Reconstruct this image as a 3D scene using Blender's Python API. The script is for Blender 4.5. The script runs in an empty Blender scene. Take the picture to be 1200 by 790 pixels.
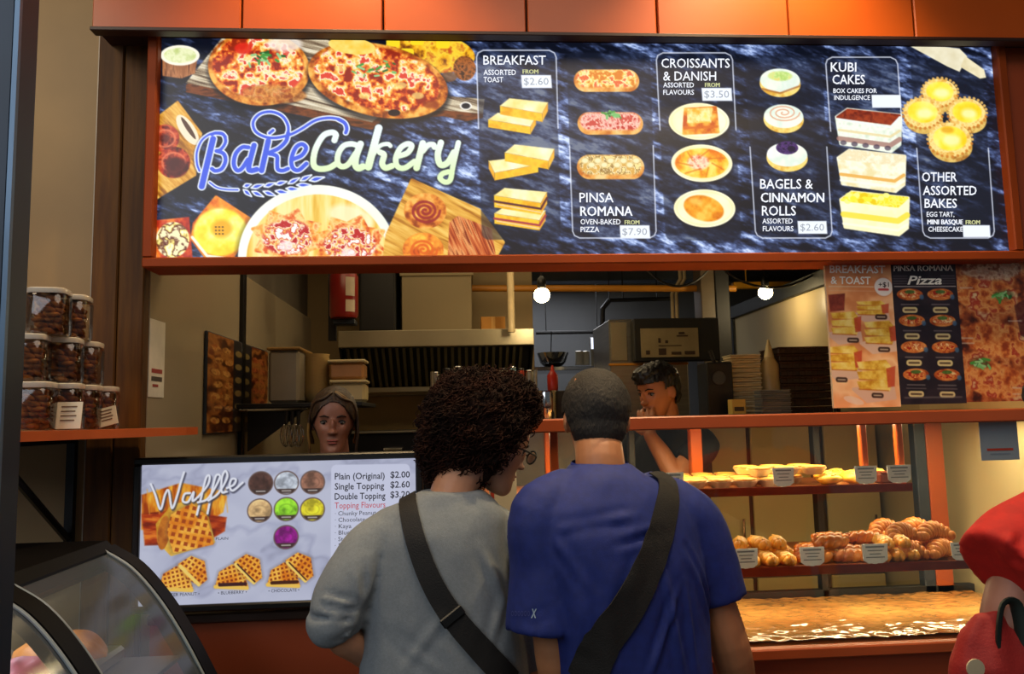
import bpy, bmesh, math, random
import numpy as np
from mathutils import Vector, Matrix, noise
from mathutils.bvhtree import BVHTree
random.seed(7)
PI = math.pi
SC = bpy.context.scene
COL = SC.collection

# ------------------------------------------------------------------ camera
CAM = Vector((0, 0, 1.5)); F = 900.0
YAW, PIT, ROL = math.radians(4.02), math.radians(5.96), math.radians(1.30)
D_ = Vector((math.sin(YAW)*math.cos(PIT), math.cos(YAW)*math.cos(PIT), math.sin(PIT)))
R0 = Vector((math.cos(YAW), -math.sin(YAW), 0)); U0 = R0.cross(D_)
R_ = R0*math.cos(ROL) - U0*math.sin(ROL); U_ = U0*math.cos(ROL) + R0*math.sin(ROL)
cam_d = bpy.data.cameras.new('camera'); cam = bpy.data.objects.new('camera', cam_d); COL.objects.link(cam)
cam_d.lens = 36*F/1200; cam_d.sensor_width = 36; cam_d.clip_start = 0.05
m_ = Matrix((R_, U_, -D_)).transposed().to_4x4(); m_.translation = CAM
cam.matrix_world = m_
SC.camera = cam
def ray(px, py): return (R_*(px-600) - U_*(py-395) + D_*F).normalized()
def W(px, py, Y):
    r = ray(px, py); return CAM + r*((Y-CAM.y)/r.y)
def WX(px, py, X):
    r = ray(px, py); return CAM + r*((X-CAM.x)/r.x)
def WZ(px, py, Z):
    r = ray(px, py); return CAM + r*((Z-CAM.z)/r.z)

# ------------------------------------------------------------------ world, light, exposure
SC.view_settings.view_transform = 'Standard'; SC.view_settings.look = 'None'
SC.view_settings.exposure = 0.0; SC.view_settings.gamma = 1.0
wd = bpy.data.worlds.new('world'); SC.world = wd; wd.use_nodes = True
wd.node_tree.nodes['Background'].inputs[0].default_value = (0.80, 0.92, 1.0, 1)
wd.node_tree.nodes['Background'].inputs[1].default_value = 0.10
def light(kind, loc, energy, color, size=0.2, rot=None, sy=None, name=None, spot=None):
    l = bpy.data.lights.new(name or 'lamp', kind); l.energy = energy; l.color = color
    if kind == 'AREA':
        l.size = size
        if sy: l.shape = 'RECTANGLE'; l.size_y = sy
    elif kind == 'SPOT': l.shadow_soft_size = size; l.spot_size = spot or 1.2; l.spot_blend = 0.8
    else: l.shadow_soft_size = size
    o = bpy.data.objects.new(name or 'lamp', l); COL.objects.link(o); o.location = loc
    if rot: o.rotation_euler = rot
    return o
# daylight from the open street front, high behind and left of the viewer
light('AREA', (-2.6, -2.2, 3.4), 62, (0.88, 0.93, 1.0), 2.6, (math.radians(52), 0, math.radians(-38)), name='street_daylight')
light('AREA', (0.6, 0.7, 3.3), 26, (1.0, 0.80, 0.62), 1.6, (0, 0, 0), name='walkway_ceiling_light')
light('AREA', (-1.9, 1.2, 3.3), 14, (1.0, 0.78, 0.52), .7, (math.radians(25), 0, 0), name='side_ceiling_light')
# added warm fill lamps under the kitchen ceiling, then the scullery lamp
light('AREA', (0.2, 3.9, 2.72), 6, (1.0, 0.76, 0.44), 1.4, (0, 0, 0), sy=1.0, name='kitchen_ceiling_fill')
light('AREA', (-0.2, 3.0, 2.72), 6, (1.0, 0.72, 0.40), 1.2, (0, 0, 0), sy=.5, name='kitchen_front_fill')
light('AREA', (0.7, 6.4, 2.7), 13, (0.92, 0.94, 1.0), 0.9, (0, 0, 0), name='scullery_light')
# downlight that grazes the fascia
light('SPOT', (0.98, 1.92, 3.35), 150, (1.0, 0.74, 0.40), 0.04, (math.radians(12), 0, 0), name='fascia_downlight', spot=1.5)
light('SPOT', (-0.35, 1.92, 3.35), 90, (1.0, 0.70, 0.36), 0.04, (math.radians(12), 0, 0), name='fascia_downlight', spot=1.5)

# ------------------------------------------------------------------ materials
def lin(c):
    c = np.asarray(c, dtype=float)
    return np.where(c <= .04045, c/12.92, ((c+.055)/1.055)**2.4)
def hexc(h):
    if isinstance(h, str):
        h = h.lstrip('#'); c = [int(h[i:i+2], 16)/255 for i in (0, 2, 4)]
    else: c = h
    return tuple(lin(c)) + (1.0,)
MATS = {}
def mat(name, col, rough=.5, metal=0.0, var=0.12, vs=8.0, bump=0.0, bs=60.0, emit=None, es=0.0, col2=None, stretch=(1, 1, 1), spec=.5, clear=0.0, coat=0.0, lo=.35, hi=.65):
    if name in MATS: return MATS[name]
    m = bpy.data.materials.new(name); m.use_nodes = True; nt = m.node_tree; N = nt.nodes; L = nt.links
    b = N['Principled BSDF']
    c = hexc(col)
    tc = N.new('ShaderNodeTexCoord'); mp = N.new('ShaderNodeMapping'); mp.inputs['Scale'].default_value = stretch
    L.new(tc.outputs['Object'], mp.inputs[0])
    nz = N.new('ShaderNodeTexNoise'); nz.inputs['Scale'].default_value = vs; nz.inputs['Detail'].default_value = 5
    L.new(mp.outputs[0], nz.inputs['Vector'])
    cr = N.new('ShaderNodeValToRGB'); e = cr.color_ramp.elements
    if col2: a_, b2 = c, hexc(col2)
    else:
        a_ = tuple(x*(1-var) for x in c[:3])+(1,); b2 = tuple(min(1, x*(1+var)) for x in c[:3])+(1,)
    e[0].position = lo; e[0].color = a_; e[1].position = hi; e[1].color = b2
    L.new(nz.outputs['Fac'], cr.inputs[0]); L.new(cr.outputs[0], b.inputs['Base Color'])
    b.inputs['Roughness'].default_value = rough; b.inputs['Metallic'].default_value = metal
    b.inputs['Specular IOR Level'].default_value = spec
    if coat: b.inputs['Coat Weight'].default_value = coat; b.inputs['Coat Roughness'].default_value = .08
    if emit: b.inputs['Emission Color'].default_value = hexc(emit); b.inputs['Emission Strength'].default_value = es
    if bump:
        bn = N.new('ShaderNodeTexNoise'); bn.inputs['Scale'].default_value = bs; bn.inputs['Detail'].default_value = 4
        L.new(mp.outputs[0], bn.inputs['Vector'])
        bp = N.new('ShaderNodeBump'); bp.inputs['Strength'].default_value = bump; bp.inputs['Distance'].default_value = .004
        L.new(bn.outputs['Fac'], bp.inputs['Height']); L.new(bp.outputs[0], b.inputs['Normal'])
    MATS[name] = m; return m
def glassmat(name, tint='#ffffff', gloss=.06, rough=.02, haze=0.0, hazecol='#ffffff'):
    if name in MATS: return MATS[name]
    m = bpy.data.materials.new(name); m.use_nodes = True; nt = m.node_tree; N = nt.nodes; L = nt.links
    N.remove(N['Principled BSDF']); out = N['Material Output']
    t = N.new('ShaderNodeBsdfTransparent'); t.inputs[0].default_value = hexc(tint)
    g = N.new('ShaderNodeBsdfGlossy'); g.inputs['Roughness'].default_value = rough
    fr = N.new('ShaderNodeFresnel'); fr.inputs[0].default_value = 1.45
    mul = N.new('ShaderNodeMath'); mul.operation = 'MULTIPLY_ADD'; mul.inputs[1].default_value = .8; mul.inputs[2].default_value = gloss*.3
    L.new(fr.outputs[0], mul.inputs[0])
    mx = N.new('ShaderNodeMixShader'); L.new(mul.outputs[0], mx.inputs[0]); L.new(t.outputs[0], mx.inputs[1]); L.new(g.outputs[0], mx.inputs[2])
    last = mx
    if haze:
        d = N.new('ShaderNodeBsdfDiffuse'); d.inputs[0].default_value = hexc(hazecol)
        m2 = N.new('ShaderNodeMixShader'); m2.inputs[0].default_value = haze
        L.new(mx.outputs[0], m2.inputs[1]); L.new(d.outputs[0], m2.inputs[2]); last = m2
    L.new(last.outputs[0], out.inputs[0]); MATS[name] = m; return m
def printmat(name, lit=0.0, rough=.4):
    m = bpy.data.materials.new(name); m.use_nodes = True; nt = m.node_tree; b = nt.nodes['Principled BSDF']
    a = nt.nodes.new('ShaderNodeVertexColor'); a.layer_name = 'print'
    if lit:
        b.inputs['Base Color'].default_value = (.01, .01, .01, 1); b.inputs['Roughness'].default_value = .35
        nt.links.new(a.outputs[0], b.inputs['Emission Color']); b.inputs['Emission Strength'].default_value = lit
    else:
        nt.links.new(a.outputs[0], b.inputs['Base Color'])
    b.inputs['Roughness'].default_value = rough
    MATS[name] = m; return m

# ------------------------------------------------------------------ objects
ORG = {}
def thing(name, loc, label, cat, group=None, kind=None):
    o = bpy.data.objects.new(name, None); COL.objects.link(o); o.location = loc; o.empty_display_size = .05
    ORG[o] = Vector(loc); o['label'] = label; o['category'] = cat
    if group: o['group'] = group
    if kind: o['kind'] = kind
    return o
def tag(o, label=None, cat=None, group=None, kind=None):
    if label: o['label'] = label
    if cat: o['category'] = cat
    if group: o['group'] = group
    if kind: o['kind'] = kind
    return o
def finish(name, me, m, parent=None, origin=None, smooth=False):
    o = bpy.data.objects.new(name, me); COL.objects.link(o)
    if parent is not None:
        org = ORG[parent]; o.parent = parent; ORG[o] = org
    else:
        org = Vector(origin) if origin is not None else Vector((0, 0, 0)); ORG[o] = org; o.location = org
    if org.length > 0: me.transform(Matrix.Translation(-org))
    if m is not None: me.materials.append(m)
    if smooth: me.shade_smooth()
    return o
class MB:
    def __init__(s): s.v = []; s.f = []
    def add(s, vs, fs):
        n = len(s.v); s.v += [Vector(v) for v in vs]; s.f += [tuple(i+n for i in f) for f in fs]; return s
    def box(s, a, b, rot=0, pivot=None, ch=0.0):
        x0, y0, z0 = [min(p, q) for p, q in zip(a, b)]; x1, y1, z1 = [max(p, q) for p, q in zip(a, b)]
        ch = min(ch, (x1-x0)*.3, (y1-y0)*.3, (z1-z0)*.3)
        if ch > 0:
            vs = []; 
            for sx in (0, 1):
                for sy in (0, 1):
                    for sz in (0, 1):
                        X, Y, Z = (x0, x1)[sx], (y0, y1)[sy], (z0, z1)[sz]
                        dx, dy, dz = ch*(1-2*sx), ch*(1-2*sy), ch*(1-2*sz)
                        vs += [(X, Y+dy, Z+dz), (X+dx, Y, Z+dz), (X+dx, Y+dy, Z)]
            def q(sx, sy, sz, k): return (sx*4+sy*2+sz)*3+k
            fs = []
            for t in (0, 1):
                fs.append([q(t, 0, 0, 0), q(t, 1, 0, 0), q(t, 1, 1, 0), q(t, 0, 1, 0)][::(-1 if t == 0 else 1)])
                fs.append([q(0, t, 0, 1), q(1, t, 0, 1), q(1, t, 1, 1), q(0, t, 1, 1)][::(1 if t == 0 else -1)])
                fs.append([q(0, 0, t, 2), q(1, 0, t, 2), q(1, 1, t, 2), q(0, 1, t, 2)][::(-1 if t == 0 else 1)])
            for a1 in (0, 1):
                for a2 in (0, 1):
                    fs.append([q(a1, a2, 0, 0), q(a1, a2, 1, 0), q(a1, a2, 1, 1), q(a1, a2, 0, 1)])
                    fs.append([q(a1, 0, a2, 0), q(a1, 1, a2, 0), q(a1, 1, a2, 2), q(a1, 0, a2, 2)])
                    fs.append([q(0, a1, a2, 1), q(1, a1, a2, 1), q(1, a1, a2, 2), q(0, a1, a2, 2)])
            for sx in (0, 1):
                for sy in (0, 1):
                    for sz in (0, 1): fs.append([q(sx, sy, sz, 0), q(sx, sy, sz, 1), q(sx, sy, sz, 2)])
        else:
            vs = [(x0, y0, z0), (x1, y0, z0), (x1, y1, z0), (x0, y1, z0), (x0, y0, z1), (x1, y0, z1), (x1, y1, z1), (x0, y1, z1)]
            fs = [(0, 3, 2, 1), (4, 5, 6, 7), (0, 1, 5, 4), (1, 2, 6, 5), (2, 3, 7, 6), (3, 0, 4, 7)]
        if rot:
            p = Vector(pivot) if pivot else Vector(((x0+x1)/2, (y0+y1)/2, 0)); M = Matrix.Rotation(rot, 3, 'Z')
            vs = [M @ (Vector(v)-p) + p for v in vs]
        return s.add(vs, fs)
    def loft(s, rings, cap=True, n=None):
        k = len(rings[0]); vs = [p for r in rings for p in r]; fs = []
        for i in range(len(rings)-1):
            for j in range(k): fs.append((i*k+j, i*k+(j+1) % k, (i+1)*k+(j+1) % k, (i+1)*k+j))
        if cap: fs.append(tuple(range(k))[::-1]); fs.append(tuple((len(rings)-1)*k+j for j in range(k)))
        return s.add(vs, fs)
    def tube(s, pts, r, n=8, cap=True, flat=1.0):
        pts = [Vector(p) for p in pts]; rs = r if isinstance(r, (list, tuple)) else [r]*len(pts)
        rings = []; u = None
        for i, p in enumerate(pts):
            t = (pts[min(i+1, len(pts)-1)] - pts[max(i-1, 0)]).normalized()
            if u is None: u = t.orthogonal().normalized()
            else:
                u = u - t*u.dot(t); u = u.normalized() if u.length > 1e-6 else t.orthogonal().normalized()
            w = t.cross(u)
            rings.append([p + (u*math.cos(2*PI*j/n) + w*math.sin(2*PI*j/n)*flat)*rs[i] for j in range(n)])
        return s.loft(rings, cap)
    def lathe(s, prof, c=(0, 0, 0), n=20, sx=1, sy=1, rot=None):
        c = Vector(c); rings = []
        for r, z in prof: rings.append([Vector((math.cos(2*PI*j/n)*r*sx, math.sin(2*PI*j/n)*r*sy, z)) for j in range(n)])
        if rot is not None: rings = [[rot @ p for p in q] for q in rings]
        return s.loft([[p+c for p in q] for q in rings])
    def ell(s, c, r, M=None, n=14, k=9):
        c = Vector(c); rings = []
        for i in range(k+1):
            a = -PI/2 + PI*(i+.0)/k; a = max(-PI/2+.02, min(PI/2-.02, a))
            ring = [Vector((math.cos(a)*math.cos(2*PI*j/n)*r[0], math.cos(a)*math.sin(2*PI*j/n)*r[1], math.sin(a)*r[2])) for j in range(n)]
            rings.append([(M @ p if M else p)+c for p in ring])
        return s.loft(rings)
    def prism(s, poly, d, ax):     # poly of 3D points extruded by vector d
        d = Vector(d); n = len(poly); vs = [Vector(p) for p in poly] + [Vector(p)+d for p in poly]
        fs = [tuple(range(n))[::-1], tuple(range(n, 2*n))] + [(i, (i+1) % n, n+(i+1) % n, n+i) for i in range(n)]
        return s.add(vs, fs)
    def mesh(s, name='mesh', fix=True):
        me = bpy.data.meshes.new(name); me.from_pydata([tuple(v) for v in s.v], [], s.f)
        if fix and len(s.f) < 60000:
            b = bmesh.new(); b.from_mesh(me); bmesh.ops.recalc_face_normals(b, faces=b.faces); b.to_mesh(me); b.free()
        me.update(); return me
    def build(s, name, m, parent=None, origin=None, smooth=False, kind=None, label=None):
        o = finish(name, s.mesh(name), m, parent, origin, False)
        if smooth:
            me = o.data; me.shade_smooth()
            if smooth == 'auto': me.set_sharp_from_angle(angle=math.radians(40))
        if kind: o['kind'] = kind
        if label: o['label'] = label
        return o
def modmesh(me, mods):
    o = bpy.data.objects.new('temporary', me); COL.objects.link(o)
    for t, kw in mods:
        md = o.modifiers.new(t, t)
        for k, v in kw.items(): setattr(md, k, v)
    dg = bpy.context.evaluated_depsgraph_get(); r = bpy.data.meshes.new_from_object(o.evaluated_get(dg))
    bpy.data.objects.remove(o); r.materials.clear(); return r
def remesh(mb, vox, smooth=4, fac=.5):
    mods = [('REMESH', dict(mode='VOXEL', voxel_size=vox))]
    if smooth: mods.append(('SMOOTH', dict(factor=fac, iterations=smooth)))
    return modmesh(mb.mesh(fix=True), mods)
def displace(me, fn):
    n = len(me.vertices); co = np.empty(n*3, np.float32); me.vertices.foreach_get('co', co); co = co.reshape(-1, 3)
    no = np.empty(n*3, np.float32); me.vertex_normals.foreach_get('vector', no); no = no.reshape(-1, 3)
    d = fn(co, no); co = co + no*d[:, None]; me.vertices.foreach_set('co', co.astype(np.float32).ravel()); me.update(); return me
def dup(root, loc, rotz=0, label=None, group=None, scale=None):
    r = root.copy(); COL.objects.link(r); r.location = loc; r.rotation_euler = (0, 0, rotz)
    if scale: r.scale = (scale,)*3 if isinstance(scale, (int, float)) else scale
    if label: r['label'] = label
    if group: r['group'] = group
    for ch in list(root.children):
        c = ch.copy(); COL.objects.link(c); c.parent = r
        for g in ch.children:
            d = g.copy(); COL.objects.link(d); d.parent = c
    return r
def curve(pts, n=8):      # Catmull-Rom through points
    P = [np.array(p, float) for p in pts]; P = [2*P[0]-P[1]] + P + [2*P[-1]-P[-2]]; out = []
    for i in range(1, len(P)-2):
        for k in range(n):
            t = k/n; a, b, c, d = P[i-1], P[i], P[i+1], P[i+2]
            out.append(.5*((2*b)+(-a+c)*t+(2*a-5*b+4*c-d)*t*t+(-a+3*b-3*c+d)*t**3))
    out.append(P[-2]); return out

# ------------------------------------------------------------------ procedural prints
def hash2(ix, iy, seed):
    h = (ix.astype(np.int64)*374761393 + iy.astype(np.int64)*668265263 + seed*1442695041) & 0x7fffffff
    h = ((h ^ (h >> 13))*1274126177) & 0x7fffffff
    return ((h ^ (h >> 16)) & 0xffff)/65535.0
def vn(x, y, seed=0):
    ix, iy = np.floor(x), np.floor(y); fx, fy = x-ix, y-iy; fx = fx*fx*(3-2*fx); fy = fy*fy*(3-2*fy)
    a, b, c, d = hash2(ix, iy, seed), hash2(ix+1, iy, seed), hash2(ix, iy+1, seed), hash2(ix+1, iy+1, seed)
    return (a*(1-fx)+b*fx)*(1-fy) + (c*(1-fx)+d*fx)*fy
def fbm(x, y, seed=0, o=4):
    s = 0; a = .5
    for k in range(o): s = s + a*vn(x, y, seed+k*17); x = x*2.03+5; y = y*2.03+9; a *= .5
    return s/(1-.5**o)
def ramp(t, stops):
    t = np.clip(t, 0, 1)*(len(stops)-1); i = np.minimum(t.astype(int), len(stops)-2); f = (t-i)[..., None]
    S = np.array(stops, float)/255; return S[i]*(1-f)+S[i+1]*f
def tex(stops, sc=.15, seed=1, sx=1, sy=1, rot=0, gain=2.0):
    c, s = math.cos(rot), math.sin(rot)
    def f(X, Y):
        u = (X*c+Y*s)*sc*sx; v = (-X*s+Y*c)*sc*sy
        return ramp((fbm(u, v, seed)-.5)*gain+.5, stops)
    return f
class Canvas:
    def __init__(s, w, h, S, quad):
        s.w, s.h, s.S = w, h, S; s.nx, s.ny = int(w*S), int(h*S)
        s.X, s.Y = np.meshgrid(np.linspace(0, w, s.nx), np.linspace(0, h, s.ny)); s.A = np.zeros((s.ny, s.nx, 3))
        src = quad; dst = [(0, 0), (w, 0), (w, h), (0, h)]; A = []; B = []
        for (x, y), (u, v) in zip(src, dst):
            A.append([x, y, 1, 0, 0, 0, -u*x, -u*y]); B.append(u); A.append([0, 0, 0, x, y, 1, -v*x, -v*y]); B.append(v)
        s.Hm = np.append(np.linalg.solve(np.array(A, float), np.array(B, float)), 1).reshape(3, 3)
    def q(s, p):
        a = s.Hm @ np.array([p[0], p[1], 1.0]); return a[:2]/a[2]
    def put(s, d, box, col, a, soft):
        x0, y0, x1, y1 = box; m = np.clip(.5 - d/soft, 0, 1)*a
        sl = (slice(y0, y1), slice(x0, x1)); c = col(s.X[sl], s.Y[sl]) if callable(col) else np.array(col[:3], float)/255
        s.A[sl] = s.A[sl]*(1-m[..., None]) + c*m[..., None]
    def bb(s, xa, ya, xb, yb):
        f = (s.nx-1)/s.w; g = (s.ny-1)/s.h
        x0, x1 = max(0, int(xa*f)-3), min(s.nx, int(xb*f)+4); y0, y1 = max(0, int(ya*g)-3), min(s.ny, int(yb*g)+4)
        return (x0, y0, x1, y1) if x1 > x0 and y1 > y0 else None
    def ell(s, c, rx, ry, col, rot=0, a=1, soft=1.2, ring=None):
        cx, cy = s.q(c); R = max(rx, ry)+2; b = s.bb(cx-R, cy-R, cx+R, cy+R)
        if not b: return
        X = s.X[b[1]:b[3], b[0]:b[2]]-cx; Y = s.Y[b[1]:b[3], b[0]:b[2]]-cy; co, si = math.cos(rot), math.sin(rot)
        u, v = X*co+Y*si, -X*si+Y*co; k = np.sqrt((u/rx)**2+(v/ry)**2)+1e-6
        d = (k-1)*np.sqrt(u*u+v*v)/k
        if ring: d = np.abs(d)-ring
        s.put(d, b, col, a, soft)
    def sd(s, P, X, Y, closed=True):
        d = np.full(X.shape, 1e9); ins = np.zeros(X.shape, bool); n = len(P)
        for i in range(n if closed else n-1):
            a, b = P[i], P[(i+1) % n]; e = b-a; wx, wy = X-a[0], Y-a[1]
            t = np.clip((wx*e[0]+wy*e[1])/(e@e+1e-9), 0, 1); d = np.minimum(d, (wx-e[0]*t)**2+(wy-e[1]*t)**2)
            if closed and a[1] != b[1]:
                c = ((a[1] > Y) != (b[1] > Y)) & (X < (b[0]-a[0])*(Y-a[1])/(b[1]-a[1])+a[0]); ins ^= c
        d = np.sqrt(d); return np.where(ins, -d, d) if closed else d
    def poly(s, pts, col, a=1, soft=1.2, r=0):
        P = [s.q(p) for p in pts]; A = np.array(P); b = s.bb(*(A.min(0)-2-r), *(A.max(0)+2+r))
        if not b: return
        s.put(s.sd(P, s.X[b[1]:b[3], b[0]:b[2]], s.Y[b[1]:b[3], b[0]:b[2]])-r, b, col, a, soft)
    def line(s, pts, w, col, a=1, soft=1.0, closed=False):
        P = [s.q(p) for p in pts]; A = np.array(P); b = s.bb(*(A.min(0)-2-w), *(A.max(0)+2+w))
        if not b: return
        if closed: P.append(P[0])
        s.put(s.sd(P, s.X[b[1]:b[3], b[0]:b[2]], s.Y[b[1]:b[3], b[0]:b[2]], False)-w/2, b, col, a, soft)
    def rrect(s, x0, y0, x1, y1, r, col, ring=None, a=1, soft=1.0, lean=0):
        # rounded rectangle in photo px; lean shifts the bottom to the right
        pts = []
        for cx, cy, a0 in ((x1-r, y0+r, -90), (x1-r, y1-r, 0), (x0+r, y1-r, 90), (x0+r, y0+r, 180)):
            for k in range(5):
                an = math.radians(a0+k*22.5); x = cx+r*math.cos(an); y = cy+r*math.sin(an); pts.append((x+lean*(y-y0)/(y1-y0), y))
        if ring: s.line(pts, ring, col, a, soft, True)
        else: s.poly(pts, col, a, soft)
    def mesh(s, name, P00, PU, PV):     # top-left corner, full width vector, full height vector
        u = np.linspace(0, 1, s.nx); v = np.linspace(0, 1, s.ny); U, V = np.meshgrid(u, v)
        co = np.array(P00)[None, None] + U[..., None]*np.array(PU) + V[..., None]*np.array(PV)
        me = bpy.data.meshes.new(name); n = s.nx*s.ny; q = (s.nx-1)*(s.ny-1)
        me.vertices.add(n); me.vertices.foreach_set('co', co.astype(np.float32).ravel())
        i = (np.arange(s.ny-1)[:, None]*s.nx + np.arange(s.nx-1)[None]).ravel()
        f = np.stack([i, i+s.nx, i+s.nx+1, i+1], 1).astype(np.int32)
        me.loops.add(q*4); me.loops.foreach_set('vertex_index', f.ravel())
        me.polygons.add(q); me.polygons.foreach_set('loop_start', np.arange(0, q*4, 4, dtype=np.int32))
        me.update(calc_edges=True); me.validate()
        at = me.color_attributes.new('print', 'FLOAT_COLOR', 'POINT')
        c = np.ones((n, 4), np.float32); c[:, :3] = lin(np.clip(s.A, 0, 1)).reshape(-1, 3)
        at.data.foreach_set('color', c.ravel()); return me
def glyphs(txt, bold=0.0, shear=0.0):
    c = bpy.data.curves.new('text', 'FONT'); c.body = txt; c.size = 1; c.offset = bold; c.shear = shear; c.resolution_u = 2
    o = bpy.data.objects.new('text', c); me = o.to_mesh()
    v = np.array([list(p.co) for p in me.vertices]) if len(me.vertices) else np.zeros((0, 3))
    f = [tuple(p.vertices) for p in me.polygons]; o.to_mesh_clear(); bpy.data.objects.remove(o); bpy.data.curves.remove(c)
    return v, f
CAPH = None
def text_into(mb, txt, place, x0, x1, base, cap, bold=0.0, shear=0.0):
    """place(px,py)->3D; letters span x0..x1 with capital height cap above baseline (all in photo px of the board)."""
    global CAPH
    if CAPH is None: CAPH = glyphs('H')[0][:, 1].max()
    if bold > 0 and 'M' in txt:      # this letter breaks when fattened: overprint it instead
        for d in (-.28, .28): text_into(mb, txt, place, x0+d, x1+d, base, cap, 0, shear)
        return
    v, f = glyphs(txt, bold, shear)
    if not len(v): return
    a, b = v[:, 0].min(), v[:, 0].max()
    vs = [place(x0+(p[0]-a)/(b-a)*(x1-x0), base-p[1]/CAPH*cap) for p in v]; mb.add(vs, f)
# ------------------------------------------------------------------ shared materials
M_terra = mat('terracotta_paint', '#b04c0e', .38, var=.10, vs=3, bump=.04, bs=40)
M_terrad = mat('terracotta_panel', '#96401c', .45, var=.12, vs=2, bump=.03)
M_black = mat('black_plastic', '#0c0c0d', .35, var=.2)
M_blackm = mat('matt_black', '#141312', .6, var=.2)
M_white = mat('white_plastic', '#e4e2da', .45, var=.04)
M_steel = mat('brushed_steel', '#a8a49a', .32, .9, var=.10, vs=4, stretch=(1, 1, 14), bump=.02, bs=30)
M_steel2 = mat('dull_steel', '#8a857a', .45, .75, var=.12, vs=4)
M_chrome = mat('chrome', '#c8c8c8', .12, 1.0, var=.03)
M_tile = mat('glossy_cream_panel', '#a89a80', .16, var=.05, vs=1.5, bump=.015, bs=3, spec=.6)
M_cream = mat('cream_paint', '#c9b88c', .55, var=.06, vs=2, bump=.03)
M_wood = mat('dark_stained_wood', '#43270a', .6, var=.25, vs=5, stretch=(10, 10, .7), bump=.25, bs=9, col2='#64400f', spec=.25, lo=.3, hi=.75)
M_floor = mat('grey_floor', '#5b5752', .35, var=.12, vs=3)

def slab(name, a, b, m, ch=0, **kw):
    o = MB().box(a, b, ch=ch).build(name, m, **kw); o['kind'] = 'structure'; return o

# ------------------------------------------------------------------ the shell
slab('floor', (-3.2, -2.0, -.1), (4.2, 7.6, 0), M_floor)
M_conc = mat('dark_painted_ceiling', '#4b443a', .8, var=.15, vs=2)
slab('ceiling', (-1.35, 2.46, 2.78), (4.1, 7.5, 2.9), M_conc)
slab('ceiling', (-3.2, .4, 3.5), (4.2, 2.46, 3.6), mat('walkway_soffit', '#8a7f70', .8))
M_lwall = mat('beige_render', '#967a4c', .55, var=.10, vs=2.5, bump=.08, bs=5)
slab('wall_front', (-2.6, 2.44, 0), (-1.10, 2.56, 3.5), M_lwall)
slab('trim_1', (-1.124, 2.41, 0), (-1.102, 2.44, 3.5), mat('pale_edge_trim', '#a59a86', .4))
# wooden pillar of upright boards
pil = slab('trim_2', (-1.098, 2.40, 0), (-.972, 2.55, 2.75), mat('pillar_core', '#20140a', .8))
for i in range(2):
    x0 = -1.096+i*.079
    b = MB().box((x0, 2.352, 0), (x0+.076, 2.398, 2.74), ch=.004).build('board', M_wood, pil)
# fascia over the light box, folded metal panels
YF = 2.22
zf = W(600, 38, YF).z
fas = slab('trim_3', (-1.06, YF+.02, zf+.01), (2.4, 2.5, 3.5), mat('fascia_core', '#2a120a', .8))
seams = [-1.06]+[W(p, 20, YF).x for p in (283, 449, 617, 770, 924, 1071)]+[2.12, 2.4]
for i in range(len(seams)-1):
    MB().box((seams[i]+.003, YF, zf), (seams[i+1]-.003, YF+.02, 3.3), ch=.003).build('fascia_panel', M_terra, fas)
MB().box((-1.06, YF-.008, zf-.012), (2.4, YF+.03, zf+.0), ch=.002).build('drip_edge', mat('dark_brown_metal', '#2c120a', .5), fas)
slab('wall_bulkhead', (-1.1, 2.42, 2.0), (2.4, 2.52, 3.3), mat('bulkhead_paint', '#3a2415', .7))
slab('trim_4', (1.80, 2.30, 1.96), (2.10, 2.42, 2.78), M_terrad, ch=.004)
slab('trim_5', (1.95, 2.32, 0), (2.25, 2.44, 1.96), mat('dark_post_paint', '#3c2015', .5), ch=.004)
slab('wall_right_front', (2.25, 2.44, 0), (4.1, 2.56, 3.5), M_lwall)

# kitchen shell -----------------------------------------------------
XL = -.94
lw = slab('wall_left', (XL-.25, 2.57, 0), (XL-.03, 7.4, 2.78), mat('bulkhead_grey', '#6a6154', .7, var=.08))
ys = [2.39, 3.40, 5.16, 6.95]
for a, b in zip(ys[:-1], ys[1:]):
    MB().box((XL-.03, a+.02, .05), (XL-.006, b-.02, 2.16), ch=.003).build('wall_panel', M_tile, lw)
    MB().box((XL-.03, b-.022, .0), (XL+.012, b+.022, 2.8), ch=.004).build('panel_strip', M_black, lw)
rw = slab('wall_right', (1.98, 2.5, 0), (2.12, 3.2, 2.3), M_cream)
XR = 2.06
rw2 = slab('wall_partition', (XR+.01, 3.2, 0), (XR+.12, 6.0, 2.22), mat('partition_core', '#3a352c', .7))
yr = [3.2, 4.05, 5.55, 6.0]
for a, b in zip(yr[:-1], yr[1:]):
    MB().box((XR-.012, a+.02, .05), (XR+.01, b-.02, 2.19), ch=.003).build('wall_panel', mat('cream_panel', '#b7a478', .3, var=.05, vs=1.5), rw2)
    MB().box((XR-.03, b-.022, .0), (XR+.01, b+.022, 2.2), ch=.004).build('panel_strip', M_black, rw2)
MB().box((XR-.04, 3.2, 2.19), (XR+.12, 6.02, 2.28), ch=.004).build('top_rail', mat('dark_rail', '#22231f', .5), rw2)
slab('wall_far_right', (4.0, 2.5, 0), (4.12, 7.5, 2.8), mat('store_wall', '#8b7748', .7))
xb1 = W(625, 400, 5.0).x
bw = slab('wall_back', (XL-.2, 5.0, 0), (xb1, 5.12, 2.78), mat('kitchen_back_wall', '#a38a5c', .5, var=.06, vs=2))
slab('wall_back_far', (XL-.2, 7.3, 0), (4.1, 7.45, 2.8), mat('scullery_wall', '#707274', .6, var=.1, vs=1.5))
slab('wall_back_right', (2.05, 6.0, 0), (4.1, 6.1, 2.2), mat('store_wall', '#8b7748', .7))

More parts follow.
